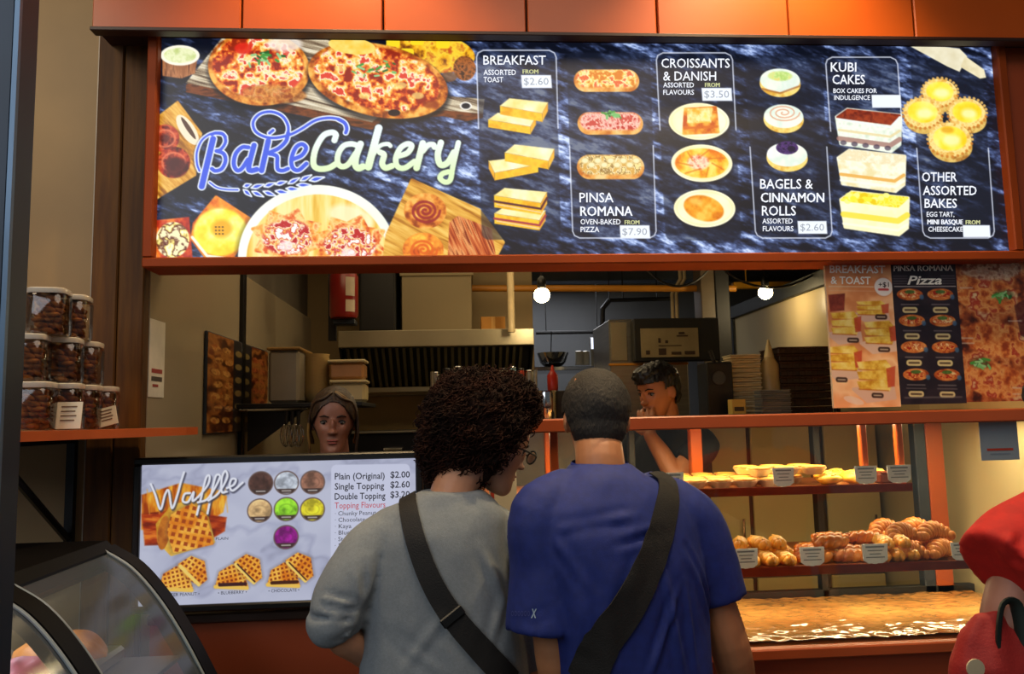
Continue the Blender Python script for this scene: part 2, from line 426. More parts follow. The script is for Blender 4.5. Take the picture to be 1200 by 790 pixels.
# ------------------------------------------------------------------ the backlit menu sign
SX0, SX1, SZ0, SZ1, SY = -.888, 1.761, 1.988, 2.679, 2.30
SQ = [(192, 43), (1160, 54), (1183, 296), (180, 304)]
C = Canvas(985, 256, 1.3, SQ)
X, Y = C.X, C.Y
u = X*.94+Y*.34; v = -X*.34+Y*.94
big = fbm(X*.008, Y*.012, 3, 3); st = fbm(u*.045, v*.16, 5, 5); fine = fbm(u*.25, v*.5, 9, 4)
t = np.clip((st-.5)*1.65+.25+(big-.5)*1.0+(fine-.5)*.55 + .16*np.exp(-((X-650)/420)**2), 0, 1)
C.A = ramp(t, [(12, 16, 30), (26, 32, 54), (46, 58, 92), (86, 104, 152), (150, 172, 222), (215, 230, 255)])
CRUST = [(120, 50, 15), (190, 95, 25), (232, 150, 55), (250, 190, 90)]
PIZ = [(150, 40, 20), (215, 80, 30), (245, 150, 50), (252, 215, 120), (255, 245, 215), (225, 70, 50)]
GRN = [(30, 80, 30), (80, 150, 60), (150, 200, 90), (60, 110, 50)]
YEL = [(235, 170, 20), (255, 215, 40), (255, 240, 120)]
def greens(c, rx, ry, seed):
    rnd = random.Random(seed)
    for i in range(16):
        a = rnd.uniform(0, 2*PI); r = rnd.uniform(.1, 1); p = (c[0]+rx*r*math.cos(a), c[1]+ry*r*math.sin(a)); b = rnd.uniform(0, PI)
        l = rnd.uniform(3, 8); C.line([p, (p[0]+l*math.cos(b), p[1]+l*math.sin(b)*.6)], rnd.uniform(1.5, 3.2), rnd.choice([(70, 150, 60), (120, 190, 110), (40, 100, 45), (150, 205, 140)]))
def pizza(c, rx, ry, rot=0, stops=PIZ, seed=1, cr=.9, sc=.11):
    C.ell((c[0]+1, c[1]+4), rx+2, ry+2, (8, 8, 16), rot, .7, 6)
    C.ell(c, rx, ry, tex(CRUST, .12, seed), rot, soft=1.5)
    C.ell((c[0]-1, c[1]-ry*.06), rx*cr, ry*cr*.95, tex(stops, sc, seed+5, gain=2.8), rot, soft=3)
# boards and dishes on the left
WOODG = [(70, 50, 36), (150, 130, 105), (205, 190, 160), (235, 225, 200)]
C.poly([(219, 100), (262, 50), (330, 44), (520, 116), (566, 122), (566, 138), (545, 142), (520, 136), (449, 140), (436, 152), (219, 108)], tex([(70, 32, 12), (130, 66, 28), (90, 45, 18)], .08, 4, 1, 3))
C.poly([(219, 97), (262, 45), (380, 44), (520, 112), (568, 116), (566, 133), (520, 129), (447, 134), (436, 143), (300, 114)], tex(WOODG, .05, 8, .5, 9, .26))
C.ell((546, 124), 7, 5, (240, 235, 225)); C.ell((546, 124), 5, 3.4, (20, 20, 30))
pizza((305, 80), 57, 44, .1, seed=11); C.ell((287, 57), 10, 7, (225, 45, 30), a=.9, soft=3); C.ell((335, 52), 20, 9, (245, 235, 225), a=.8, soft=6)
C.ell((322, 110), 36, 11, tex([(170, 90, 30), (225, 150, 70), (150, 70, 25)], .2, 3), .05, .8, 4)
greens((308, 68), 26, 9, 2)
C.ell((505, 62), 52, 24, tex([(120, 60, 20), (240, 170, 30), (250, 215, 60), (200, 90, 30)], .1, 31), .1)
for p in ((462, 50), (490, 48), (520, 52), (478, 62)): C.rrect(p[0]-8, p[1]-5, p[0]+8, p[1]+5, 3, (252, 220, 40))
C.ell((545, 80), 13, 15, tex([(60, 30, 10), (180, 100, 40), (90, 50, 20)], .25, 6)); C.ell((527, 90), 9, 6, (120, 75, 40), a=.8)
pizza((444, 94), 81, 43, .22, seed=21); C.ell((414, 54), 27, 10, tex([(250, 200, 70), (255, 235, 140)], .1, 4), .12); greens((446, 80), 36, 9, 5)
for p in ((470, 100), (428, 112), (400, 80), (490, 112)): C.ell(p, 7, 4, (250, 225, 130), a=.7, soft=2)
C.ell((462, 132), 7, 4, (35, 18, 22)); C.ell((505, 122), 9, 5, (150, 60, 20), a=.8, soft=3)
# cup
C.poly([(192, 64), (234, 64), (230, 86), (214, 92), (192, 89)], tex([(110, 60, 30), (185, 120, 75), (150, 90, 50)], .12, 2, 3, .5)); C.ell((213, 65), 21.5, 12, (250, 245, 225)); C.ell((213, 65), 18, 9, tex([(214, 225, 150), (238, 242, 195), (195, 210, 130)], .12, 4))
# left board with rolls
C.poly([(184, 138), (209, 119), (236, 156), (228, 205), (183, 232)], tex([(150, 90, 20), (215, 150, 50), (240, 190, 90)], .06, 7, 1, 5, .8), r=1)
for p, r in (((193, 162), 16), ((203, 190), 18)):
    C.ell(p, r, r, tex([(70, 15, 10), (165, 40, 25), (215, 90, 50), (110, 25, 20)], .13, int(r))); C.ell(p, r*.7, r*.6, (235, 130, 90), ring=1.1, a=.7); C.ell(p, r*.4, r*.35, (60, 12, 12), a=.7, soft=4)
C.ell((206, 196), 12, 11, (70, 15, 18), a=.85, soft=4)
C.ell((220, 152), 20, 8, (245, 230, 200), 1.0); C.ell((221, 150), 15, 2.5, (60, 30, 20), 1.0, .85)
# danish squares bottom left
C.poly([(181, 258), (220, 254), (223, 303), (180, 303)], tex([(140, 15, 10), (205, 60, 20), (245, 130, 40)], .12, 5)); C.ell((200, 281), 18, 20, tex([(255, 250, 215), (245, 225, 120), (90, 25, 10), (250, 240, 190)], .14, 9, gain=3)); 
C.poly([(226, 262), (252, 231), (290, 256), (291, 270), (270, 301), (240, 303), (223, 280)], tex([(190, 55, 15), (235, 120, 25), (250, 170, 50)], .1, 12), r=2)
C.ell((256, 272), 29, 27, tex([(250, 200, 20), (255, 235, 60), (255, 250, 150)], .06, 6), soft=3); C.ell((258, 268), 11, 10, (245, 165, 20), a=.8, soft=5)
for k in range(9): C.ell((251+k % 3*4, 266+k//3*4), 1, .8, (60, 50, 20))
C.line([(223, 278), (240, 300), (262, 303)], 3, (255, 250, 225))
# round plate
C.ell((370, 302), 89, 85, (20, 20, 30), a=.6, soft=8); C.ell((370, 300), 87, 81, tex([(235, 240, 225), (255, 255, 245)], .02, 3)); C.ell((370, 303), 78, 73, tex([(230, 180, 60), (250, 215, 110), (255, 235, 160)], .05, 9, 3, .4)); C.ell((410, 255), 26, 14, (255, 245, 205), .3, .8, 8)
for p, r, s in (((335, 278), 38, 3), ((408, 287), 40, 8)):
    pts = [(p[0]+r*(1.12 if k % 2 == 0 else .8)*math.cos(k*PI/8+.3), p[1]+r*.78*(1.12 if k % 2 == 0 else .8)*math.sin(k*PI/8+.3)) for k in range(16)]
    C.poly(pts, tex([(205, 60, 20), (245, 150, 50), (255, 220, 140), (225, 90, 30)], .1, s), r=2)
    C.ell(p, r*.72, r*.52, tex([(190, 30, 30), (255, 235, 215), (245, 190, 90), (205, 50, 50), (255, 250, 240)], .16, s+3, gain=3), soft=4); C.ell((p[0]-2, p[1]+10), 8, 6, (255, 235, 235), a=.8, soft=3)
# right board
C.poly([(448, 303), (452, 275), (482, 211), (560, 246), (588, 284), (578, 303)], tex([(170, 105, 25), (225, 165, 60), (245, 200, 100)], .05, 17, .6, 6, .5), r=2)
def roll(p, r, sd_, cols, inner):
    C.ell(p, r, r*.86, tex(cols, .12, sd_)); 
    pts = [(p[0]+r*.72*(1-k/60)*math.cos(k*.32), p[1]+r*.6*(1-k/60)*math.sin(k*.32)) for k in range(56)]
    C.line(pts, 3.0, inner, .85)
roll((497, 247), 24, 5, [(150, 60, 15), (225, 130, 40), (250, 190, 90)], (150, 30, 35)); roll((494, 293), 23, 9, [(190, 70, 15), (240, 140, 40), (255, 200, 70)], (225, 95, 20))
C.poly([(528, 262), (536, 256), (572, 270), (576, 300), (526, 300)], tex([(150, 50, 15), (205, 100, 45), (235, 160, 95), (130, 40, 10)], .1, 3, .3, 4, 1.2), r=3)
# translucent panels
def panel(x0, y0, x1, y1, top, bot, lean=8, dark=.55):
    C.rrect(x0, y0, x1, y1, 8, (22, 28, 46), None, dark, 1.5, lean); OC = (235, 240, 255); l = lean; r = 8; ym = (y0+y1)/2
    def sx(x, y): return (x+l*(y-y0)/(y1-y0), y)
    if top:
        C.line([sx(x0, ym-20), sx(x0, y0+r), sx(x0+2, y0+3), sx(x0+r, y0), sx(x1-r, y0), sx(x1-2, y0+3), sx(x1, y0+r), sx(x1, ym-20)], 1.3, OC, .85)
    if bot:
        C.line([sx(x0, ym), sx(x0, y1-r), sx(x0+2, y1-3), sx(x0+r, y1), sx(x1-r, y1), sx(x1-2, y1-3), sx(x1, y1-r), sx(x1, ym)], 1.3, OC, .85)
panel(559, 59, 652, 281, 1, 0, 4); panel(664, 62, 762, 279, 0, 1, 6); panel(769, 62, 858, 282, 1, 0, 10); panel(872, 65, 962, 279, 0, 1, 13)
panel(967, 67, 1051, 280, 1, 0, 15); panel(1066, 68, 1150, 279, 0, 1, 16)
def sh(p): return lambda x, y: (p[0]+x, p[1]+y)
BR = tex([(255, 225, 130), (255, 240, 170), (255, 250, 215)], .06, 3); BRS = tex([(235, 165, 20), (255, 205, 50), (250, 185, 40)], .1, 8)
def slab2(cx, cy, w, h, th, flip=1, fill=None):
    a = [(cx-w/2, cy-h*.1), (cx-w*.3, cy-h/2), (cx+w/2, cy-h*.28), (cx+w*.38, cy+h*.3)]
    if flip < 0: a = [(2*cx-x, y) for x, y in a]
    C.poly([(a[0][0], a[0][1]+th), (a[3][0], a[3][1]+th), a[3], a[0]], BRS); C.poly([(a[3][0], a[3][1]+th), (a[2][0], a[2][1]+th), a[2], a[3]], tex([(225, 140, 20), (250, 190, 60)], .1, 5)); C.poly(a, BR)
    if fill: C.line([(a[0][0], a[0][1]+th*.5), (a[3][0], a[3][1]+th*.5), (a[2][0], a[2][1]+th*.5)], 2.6, fill); C.line([(a[0][0]+3, a[0][1]+th*.75), (a[3][0], a[3][1]+th*.8)], 1.2, (240, 210, 170))
slab2(600, 142, 56, 20, 9); slab2(614, 126, 56, 22, 10); slab2(601, 195, 58, 24, 9, -1); slab2(620, 181, 58, 24, 10)
slab2(608, 252, 60, 20, 12, 1, (170, 60, 70)); slab2(609, 231, 62, 22, 14, 1, (90, 40, 45))
for p, ry, stops, sd_ in (((711, 93), 14, [(225, 130, 40), (255, 215, 110), (255, 240, 180), (235, 110, 60)], 2), ((715, 143), 14, [(190, 40, 30), (235, 150, 140), (250, 210, 190), (205, 70, 60)], 4), ((715, 194), 15, [(220, 170, 80), (255, 240, 190), (150, 110, 50), (250, 225, 150)], 8)):
    C.line([(p[0]-25, p[1]+1.5), (p[0]+25, p[1]+1.5)], 2*ry-1, tex([(200, 110, 30), (240, 170, 80), (250, 210, 140)], .1, sd_)); C.line([(p[0]-25, p[1]-1), (p[0]+25, p[1]-1)], 2*ry-7, tex(stops, .2, sd_+1, gain=3), soft=3)
greens((716, 133), 13, 3, 8)
for k in range(9): C.ell((685+k*7.5, 188+(k % 2)*5), 4.5, 3.6, (250, 235, 185)); C.ell((685+k*7.5, 188+(k % 2)*5), 4, 3.2, (210, 180, 100), ring=.5, a=.7)
for p in ((819, 142), (822, 191), (825, 244)): C.ell((p[0]+1, p[1]+2), 38, 24, (10, 10, 20), a=.5, soft=4); C.ell(p, 36.5, 22.5, tex([(255, 252, 220), (255, 245, 190)], .05, 2)); C.ell(p, 33, 19.5, (240, 225, 160), ring=.6, a=.6)
C.poly([(803, 128), (838, 126), (841, 154), (801, 156)], tex([(200, 80, 15), (240, 150, 40), (255, 200, 90)], .12, 4), r=2); C.poly([(806, 128), (834, 127), (832, 143), (806, 143)], tex([(255, 225, 100), (255, 240, 170), (240, 180, 50)], .12, 6), r=1); C.line([(802, 150), (840, 148)], 3, (215, 100, 20), .8)
C.ell((822, 191), 32, 18, tex([(235, 120, 20), (255, 195, 50), (255, 230, 110)], .1, 7)); C.ell((818, 190), 13, 9, tex([(250, 190, 180), (255, 240, 220), (225, 90, 90)], .2, 8), a=.85, soft=4)
for k in range(7): a_ = k*.9; C.line([(822+12*math.cos(a_), 191+7*math.sin(a_)), (822+29*math.cos(a_+.5), 191+16*math.sin(a_+.5))], 2, (215, 110, 20), .6)
C.ell((824, 244), 24, 15, tex([(215, 110, 15), (245, 160, 35), (255, 200, 80)], .09, 3), .25, soft=2); C.ell((815, 236), 8, 4, (255, 215, 110), .2, .6, 4)
for p, rx in (((914, 95), 25), ((918, 137), 24.5), ((922, 182), 25)):
    C.ell((p[0], p[1]+3), rx, 16.5, tex([(225, 170, 60), (255, 225, 130), (250, 205, 90)], .1, int(rx))); C.ell((p[0], p[1]-1), rx-.5, 14.5, tex([(250, 250, 235), (225, 240, 225), (255, 255, 250)], .06, 3))
C.ell((914, 89), 15, 6, tex([(180, 215, 110), (215, 235, 150), (240, 215, 110)], .2, 2), soft=2.5); C.line([(893, 104), (914, 109), (936, 101)], 2.4, (175, 110, 50), .8)
C.line([(918+19*(1-k/52)*math.cos(k*.35), 132+10*(1-k/52)*math.sin(k*.35)) for k in range(48)], 1.6, (225, 165, 130), .9)
C.ell((922, 173), 13.5, 8, tex([(40, 20, 75), (85, 50, 120), (20, 10, 50)], .3, 2)); C.ell((927, 174), 5, 3.5, (25, 10, 50))
# boxed cakes
def box3(x0, y0, x1, y1, tops, body, bands):
    w = x1-x0; C.poly([(x0, y0+9), (x0+13, y0), (x1, y0+7), (x1-1, y1-8), (x1-11, y1), (x0+5, y1-9)], body, r=2)
    for yo, th, col in bands: C.line([(x0+3, y0+yo), (x1-12, y0+yo+8), (x1-1, y0+yo+1)], th, col, .85)
    C.poly([(x0+1, y0+9), (x0+13, y0+.5), (x1-1, y0+7), (x1-12, y0+17)], tops, r=1.5)
box3(980, 128, 1055, 177, tex([(110, 25, 10), (165, 60, 25), (135, 40, 18)], .15, 3), tex([(225, 235, 215), (250, 255, 240), (205, 220, 200)], .1, 5), [(34, 6, (165, 120, 110)), (24, 3, (235, 215, 160))])
for k in range(5): C.ell((988+k*13, 167+k*1.6), 4, 3, (60, 45, 70), a=.7)
C.line([(981, 139), (1043, 149), (1054, 137)], 2, (240, 245, 245))
box3(982, 176, 1060, 224, tex([(255, 250, 225), (240, 225, 180), (255, 240, 205)], .2, 6), tex([(250, 240, 200), (255, 252, 230), (240, 225, 170)], .1, 8), [(28, 4, (235, 170, 70)), (35, 3, (255, 250, 235))])
box3(985, 225, 1064, 275, tex([(255, 230, 40), (255, 245, 110), (240, 210, 20)], .25, 9), tex([(255, 245, 190), (255, 250, 215)], .1, 2), [(26, 7, (250, 225, 60)), (37, 3, (255, 250, 225))])
for k in range(22): C.ell((990+random.random()*62, 228+random.random()*9), 4, 3, random.choice([(255, 240, 60), (255, 250, 140), (240, 205, 20)]))
# tarts and rolling pin
C.poly([(1064, 53), (1090, 53), (1124, 57), (1133, 66), (1124, 84), (1110, 78)], tex([(225, 215, 180), (250, 245, 220)], .05, 3)); C.poly([(1131, 67), (1152, 82), (1154, 90), (1148, 91), (1126, 78)], tex([(220, 205, 160), (245, 235, 200)], .1, 3), r=1)
for p, r in (((1101, 108), 22), ((1133, 132), 23.5), ((1081, 132), 24), ((1113, 163), 27)):
    C.ell((p[0]+1, p[1]+8), r, r*.74, tex([(200, 150, 60), (235, 200, 110), (170, 110, 40)], .12, int(r))); C.ell(p, r, r*.78, tex([(245, 205, 110), (255, 230, 150), (230, 170, 70)], .2, 4)); 
    for k in range(26): a_ = k*2*PI/26; C.ell((p[0]+r*.97*math.cos(a_), p[1]+r*.76*math.sin(a_)), 1.8, 1.8, (240, 190, 100) if math.sin(a_) < .1 else (205, 125, 45), a=.9)
    C.ell((p[0], p[1]-1), r*.78, r*.56, tex([(250, 210, 30), (255, 235, 70), (255, 245, 140)], .05, int(r)+3), soft=2); C.ell((p[0]+2, p[1]+1), r*.4, r*.26, (255, 250, 190), a=.8, soft=6)
C.ell((1110, 152), 8, 4, (225, 140, 20), a=.6, soft=4)
# lettering plates
PRICE = [(611, 88, 646, 103), (725, 264, 760, 279), (822, 103, 857, 118), (934, 259, 968, 274), (1021, 111, 1055, 126), (1128, 264, 1160, 278)]
for b in PRICE: C.poly([(b[0], b[1]), (b[2], b[1]), (b[2]+1, b[3]), (b[0]+1, b[3])], (240, 246, 255))
# the script logo (board pixel coordinates worked out on enlarged crops)
def A6(pts): return [(220+x/6, 120+y/6) for x, y in pts]
def A7(pts): return [(410+x/6.587, 110+y/6.587) for x, y in pts]
BLUE = (62, 92, 226); WHT = (236, 244, 255)
bl = []
def S(pts, w, tr=A6, lst=bl, sm=True): lst.append((tr(curve(pts, 6) if sm else pts), w))
S([(178, 255), (92, 590)], 6.6, sm=False)
S([(170, 225), (195, 215), (250, 225), (265, 275), (235, 325), (200, 340)], 3.6); S([(200, 340), (250, 360), (262, 410), (235, 465), (190, 480), (165, 465)], 4.4)
S([(195, 215), (150, 225), (95, 270), (62, 350), (62, 430), (78, 480)], 2.4); S([(195, 212), (240, 215), (265, 240)], 3)
S([(425, 315), (380, 315), (335, 360), (320, 430), (340, 475), (375, 465), (420, 400)], 4.8); S([(465, 300), (425, 450), (440, 478), (480, 470)], 6)
S([(600, 195), (575, 215)], 3.4, sm=False); S([(565, 270), (515, 478)], 6.2, sm=False)
S([(705, 215), (690, 270), (640, 320), (570, 355), (600, 365), (625, 380), (625, 430), (630, 470), (665, 478), (700, 465)], 4.6)
S([(705, 230), (705, 160), (665, 95), (590, 65), (510, 80), (462, 135), (475, 200), (540, 240), (620, 248), (720, 225), (800, 185), (900, 125), (1000, 108), (1080, 125), (1118, 170), (1112, 210)], 3.2)
S([(1060, 118), (1105, 145), (1118, 185), (1110, 212)], 4)
S([(735, 400), (800, 370), (830, 320), (800, 292), (755, 320), (725, 400), (735, 460), (775, 475), (830, 430)], 4.8)
S([(148, 562), (200, 598), (270, 612), (345, 614)], 1.8)
for pts, w in bl: C.line([(x+.6, y+1.2) for x, y in pts], w+5.5, (18, 24, 40), .5, 3)
for pts, w in bl: C.line(pts, w+2.8, WHT)
for pts, w in bl: C.line(pts, w, BLUE)
def leaf(x0, y0, x1, y1, w):
    a, b = np.array(A6([(x0, y0)])[0]), np.array(A6([(x1, y1)])[0]); d = b-a; n = np.array([-d[1], d[0]])/np.linalg.norm(d); m = (a+b)/2
    P = [a, a*.7+b*.3+n*w, m+n*w, b, m-n*w, a*.7+b*.3-n*w]; C.poly(P, WHT, r=1.0); c_ = m; C.poly([c_+(p-c_)*.78 for p in P], BLUE, soft=.8)
for L4 in ((385, 590, 440, 575, 2), (440, 600, 530, 575, 2), (530, 590, 610, 565, 2), (610, 575, 690, 555, 2), (700, 570, 780, 530, 2), (785, 550, 865, 510, 2), (850, 548, 955, 525, 2.4), (385, 612, 440, 660, 2), (445, 625, 525, 662, 2), (525, 625, 610, 655, 2), (610, 622, 700, 635, 2), (685, 605, 775, 610, 2), (760, 580, 860, 580, 2)): leaf(*L4)
ck = []
S([(1030, 265), (1040, 225), (1010, 210), (950, 235), (895, 330), (880, 430), (915, 465), (985, 460), (1040, 430)], 7.0, A6, ck)
def K(pts, w): S(pts, w, A7, ck)
K([(65, 400), (10, 385), (-50, 400), (-92, 460), (-98, 530), (-65, 560), (-15, 540), (40, 460)], 6.6); K([(80, 385), (45, 480), (38, 545), (60, 572), (95, 560)], 7.8)
K([(222, 262), (138, 562)], 8.6); K([(175, 470), (230, 400), (290, 385), (310, 400)], 5); K([(230, 450), (260, 470), (245, 535), (270, 570), (320, 555)], 7)
K([(365, 480), (440, 455), (475, 400), (440, 385), (385, 420), (350, 500), (365, 560), (420, 570), (495, 520)], 6.6)
K([(560, 380), (510, 570)], 7.6); K([(560, 440), (600, 395), (640, 390), (650, 410)], 6.5)
K([(700, 375), (675, 470), (695, 545), (750, 530), (800, 450)], 7.4); K([(835, 375), (790, 560), (770, 660), (730, 680), (690, 650), (710, 615), (755, 600)], 6.2)
for pts, w in ck: C.line([(x+.6, y+1.2) for x, y in pts], w+4, (14, 20, 36), .6, 3)
for pts, w in ck: C.line(pts, w, lambda X, Y: ramp(np.clip((Y-95)/62, 0, 1), [(232, 246, 255), (236, 252, 240), (222, 246, 190)]))
sign = thing('menu_sign', (.44, 2.36, SZ0), 'long backlit menu sign over the opening with a script logo and bakery pictures', 'sign')
finish('display', C.mesh('display', (SX0, SY, SZ1), (SX1-SX0, 0, 0), (0, 0, SZ0-SZ1)), printmat('backlit_print', 1.08), sign)
M_fr = mat('sign_frame_paint', '#84360c', .6, var=.1, vs=3, spec=.2)
MB().box((SX0-.03, SY-.03, SZ1), (SX1+.03, SY+.1, SZ1+.025), ch=.004).build('frame_rail', M_fr, sign)
MB().box((SX0-.03, SY-.03, SZ0-.03), (SX1+.03, SY+.1, SZ0), ch=.004).build('frame_rail', M_fr, sign)
MB().box((SX0-.03, SY-.03, SZ0), (SX0, SY+.1, SZ1), ch=.004).build('frame_stile', M_fr, sign)
MB().box((SX1, SY-.03, SZ0), (SX1+.03, SY+.1, SZ1), ch=.004).build('frame_stile', M_fr, sign)
MB().box((SX0, SY+.01, SZ0), (SX1, SY+.1, SZ1)).build('back_box', M_blackm, sign)
def sp(px, py):
    a = C.q((px, py)); return Vector((SX0+a[0]/C.w*(SX1-SX0), SY-.0015, SZ1+a[1]/C.h*(SZ0-SZ1)))
def emat(n, c, s=1.0):
    return mat(n, '#050505', .5, emit=c, es=s)
M_lw = emat('lit_white', '#f2f6ff', 1.1); M_ly = emat('lit_yellow', '#d8dca0', .9); M_lg = emat('lit_grey_ink', '#b4bcc8', .8)
TX = [("BREAKFAST", 567, 640, 76, 10.5, .006), ("ASSORTED", 567, 605, 88, 6, .010), ("TOAST", 567, 590, 96.5, 6, .010),
      ("PINSA", 678, 718, 237, 11, .006), ("ROMANA", 679, 740, 253, 11, .006), ("OVEN-BAKED", 679, 726, 263, 6, .010), ("PIZZA", 679, 701, 272, 6, .010),
      ("CROISSANTS", 775, 855, 79.5, 10.5, .006), ("& DANISH", 777, 839, 94.5, 10.5, .006), ("ASSORTED", 777, 813, 102.5, 5.6, .010), ("FLAVOURS", 777, 813, 111, 5.6, .010),
      ("BAGELS &", 890, 952, 221, 11, .009), ("CINNAMON", 891, 965, 237, 11, .009), ("ROLLS", 892, 932, 252.5, 11, .009), ("ASSORTED", 892.5, 928, 262, 5.8, .010), ("FLAVOURS", 893, 929, 271, 5.8, .010),
      ("KUBI", 973, 1003, 84, 10.5, .009), ("CAKES", 975, 1013, 98.5, 10.5, .009), ("BOX CAKES FOR", 976, 1027, 109, 5.2, .010), ("INDULGENCE", 977, 1019, 117, 5.2, .010),
      ("OTHER", 1080, 1121, 212.5, 10.5, .009), ("ASSORTED", 1081, 1144, 228.5, 10.5, .009), ("BAKES", 1083, 1121, 243.5, 10.5, .009), ("EGG TART,", 1085.5, 1118, 254, 5.6, .010), ("MINI BASQUE", 1086.5, 1128, 263, 5.6, .010), ("CHEESECAKE", 1087.5, 1128, 271.5, 5.6, .010)]
for s_, x0, x1, b, c, bo in TX: mb = MB(); text_into(mb, s_, sp, x0, x1, b, c, bo); mb.build('lettering', M_lw, sign)
for x0, x1, b in ((613, 631, 86.5), (731, 748, 263), (826, 843, 102), (1131.5, 1148, 263)): mb = MB(); text_into(mb, "FROM", sp, x0, x1, b, 4.8, .015); mb.build('lettering', M_ly, sign, label='small pale yellow word')
for s_, b in zip(("$2.60", "$7.90", "$3.50", "$2.60"), PRICE): mb = MB(); text_into(mb, s_, sp, b[0]+3, b[2]-3, b[3]-3.5, 8, 0); mb.build('lettering', M_lg, sign, label='pale grey price')

# ------------------------------------------------------------------ television with the waffle menu
TX0, TX1, TZ0, TZ1, TY = -.912, W(487, 541, 2.3).x, .993, 1.387, 2.30
TQ = [(166, 544), (487, 539.5), (489, 706), (163.7, 705)]
C = Canvas(326, 165, 1.6, TQ); X, Y = C.X, C.Y
vein = np.abs(fbm(X*.018+Y*.01, Y*.02, 31, 4)-.5)
C.A = ramp(np.clip(fbm(X*.02, Y*.03, 41, 3)*.7+np.clip(vein*6, 0, .5), 0, 1), [(150, 152, 176), (176, 180, 206), (196, 200, 222)])
WF = tex([(200, 110, 20), (240, 165, 40), (255, 200, 80)], .08, 2)
def waffle(pts, ang, step, sd_=1, dark=(150, 60, 15), base=None):
    base = base or [(225, 125, 25), (245, 165, 50), (255, 195, 80)]
    ca, sa = math.cos(ang), math.sin(ang); ft = tex(base, .1, sd_); dk = np.array(dark)/255
    def f(X, Y):
        u = (X*ca+Y*sa)/step; v = (-X*sa+Y*ca)/step; g = np.minimum(np.abs(u-np.round(u)), np.abs(v-np.round(v)))
        k = np.clip((g-.17)/.12, 0, 1)[..., None]; return ft(X, Y)*(1-k)+dk*k
    C.poly(pts, (90, 70, 60), .35, 5, 3); C.poly(pts, f, r=1.5)
C.poly([(166, 578), (210, 565), (255, 575), (262, 582), (258, 600), (240, 612), (166, 618)], tex([(160, 60, 10), (225, 130, 25), (250, 190, 60)], .1, 3, 2, .5), soft=2)
C.poly([(166, 600), (200, 596), (230, 600), (262, 606), (260, 622), (236, 636), (170, 636)], tex([(110, 25, 8), (180, 60, 15), (235, 130, 40)], .1, 5, .6, 2), soft=2)
for x in range(172, 262, 11): C.line([(x, 572), (x+3, 600)], 1.6, (235, 170, 60), .5)
C.poly([(200, 592), (224, 586), (238, 600), (247, 634), (200, 647), (186, 632), (184, 612)], tex([(205, 140, 30), (245, 205, 90)], .1, 8), r=2)
C.ell((191, 622), 7, 20, tex([(150, 70, 20), (215, 130, 40)], .1, 2), .1)
waffle([(200, 602), (222, 590), (238, 604), (246, 636), (203, 644), (196, 622)], .22, 8.5, 4, (165, 70, 20))
def halves(x, y, fill=None):
    waffle([(x-26, y+14), (x-22, y-1), (x-8, y-9), (x+2, y-6), (x+9, y+16)], -.2, 5, 7); C.line([(x-27, y+15), (x+9, y+18)], 4.5, (245, 200, 90)); 
    if fill: C.line([(x-22, y+13), (x+7, y+13)], 4.2, fill)
    waffle([(x-5, y-12), (x+8, y-20), (x+22, y-14), (x+25, y+6), (x+17, y+12), (x+6, y+4)], .6, 5.5, 9)
    C.line([(x-4, y-10), (x+17, y+12)], 4, (250, 215, 110)); 
    if fill: C.line([(x-2, y-10), (x+18, y+11)], 1.6, fill)
halves(214, 671); halves(277, 671, (60, 25, 30)); halves(337, 671, (70, 30, 15))
for c, col, al in (((301, 567), (88, 58, 50), 0), ((331, 567), (198, 206, 220), 0), ((362, 567), (150, 105, 85), 0), ((300, 599), (225, 185, 130), 0), ((331, 598), (150, 225, 50), 0), ((362, 599), (240, 225, 50), 0), ((331, 631), (150, 30, 140), 0)):
    k = np.array(col); C.ell(c, 15, 14.5, (110, 90, 85)); C.ell(c, 13.6, 13, tex([k*.72, k, np.minimum(k*1.2, 255)], .12, int(c[0]+c[1]), gain=2.4))
    C.ell(c, 8, 6, k*.8, ring=.9, a=.5); C.poly([(c[0]-11.5, c[1]+7), (c[0]+11.5, c[1]+7), (c[0]+7, c[1]+12), (c[0]-7, c[1]+12)], (70, 52, 48)); C.line([(c[0]-5, c[1]+9.5), (c[0]+5, c[1]+9.5)], 1.4, (215, 210, 205), .8)
C.rrect(384, 546.5, 480, 702, 6, (208, 212, 236))
for pts in ([(176, 566), (181, 578), (187, 595), (192, 578), (196, 574), (200, 594), (206, 578), (209, 566), (213, 553)], [(220, 577), (214, 578), (212, 586), (218, 587), (224, 576), (223, 586), (229, 582)], [(229, 582), (240, 568), (242, 558), (238, 560), (232, 585), (228, 602)], [(229, 588), (240, 584), (250, 568), (254, 558), (249, 558), (244, 580), (240, 601)], [(241, 586), (252, 578), (262, 560), (260, 552), (256, 560), (256, 576), (262, 576)], [(262, 572), (270, 568), (272, 562), (267, 562), (265, 570), (269, 575), (280, 566)]):
    P = curve(pts, 6); C.line([(x+1.2, y+1.6) for x, y in P], 3.6, (60, 60, 80), .8, 2); ck = P
    C.line(P, 2.6, (235, 238, 250))
tv = thing('menu_television', (-.5, 2.34, TZ0-.03), 'black framed television on the counter showing a waffle menu', 'television')
finish('screen', C.mesh('screen', (TX0, TY, TZ1), (TX1-TX0, 0, 0), (0, 0, TZ0-TZ1)), printmat('screen_print', .80), tv)
b_ = .020
MB().box((TX0-b_, TY-.012, TZ1), (TX1+b_, TY+.05, TZ1+b_), ch=.004).build('bezel', M_black, tv)
MB().box((TX0-b_, TY-.012, TZ0-b_), (TX1+b_, TY+.05, TZ0), ch=.004).build('bezel', M_black, tv)
MB().box((TX0-b_, TY-.012, TZ0), (TX0, TY+.05, TZ1), ch=.004).build('bezel', M_black, tv)
MB().box((TX1, TY-.012, TZ0), (TX1+b_, TY+.05, TZ1), ch=.004).build('bezel', M_black, tv)
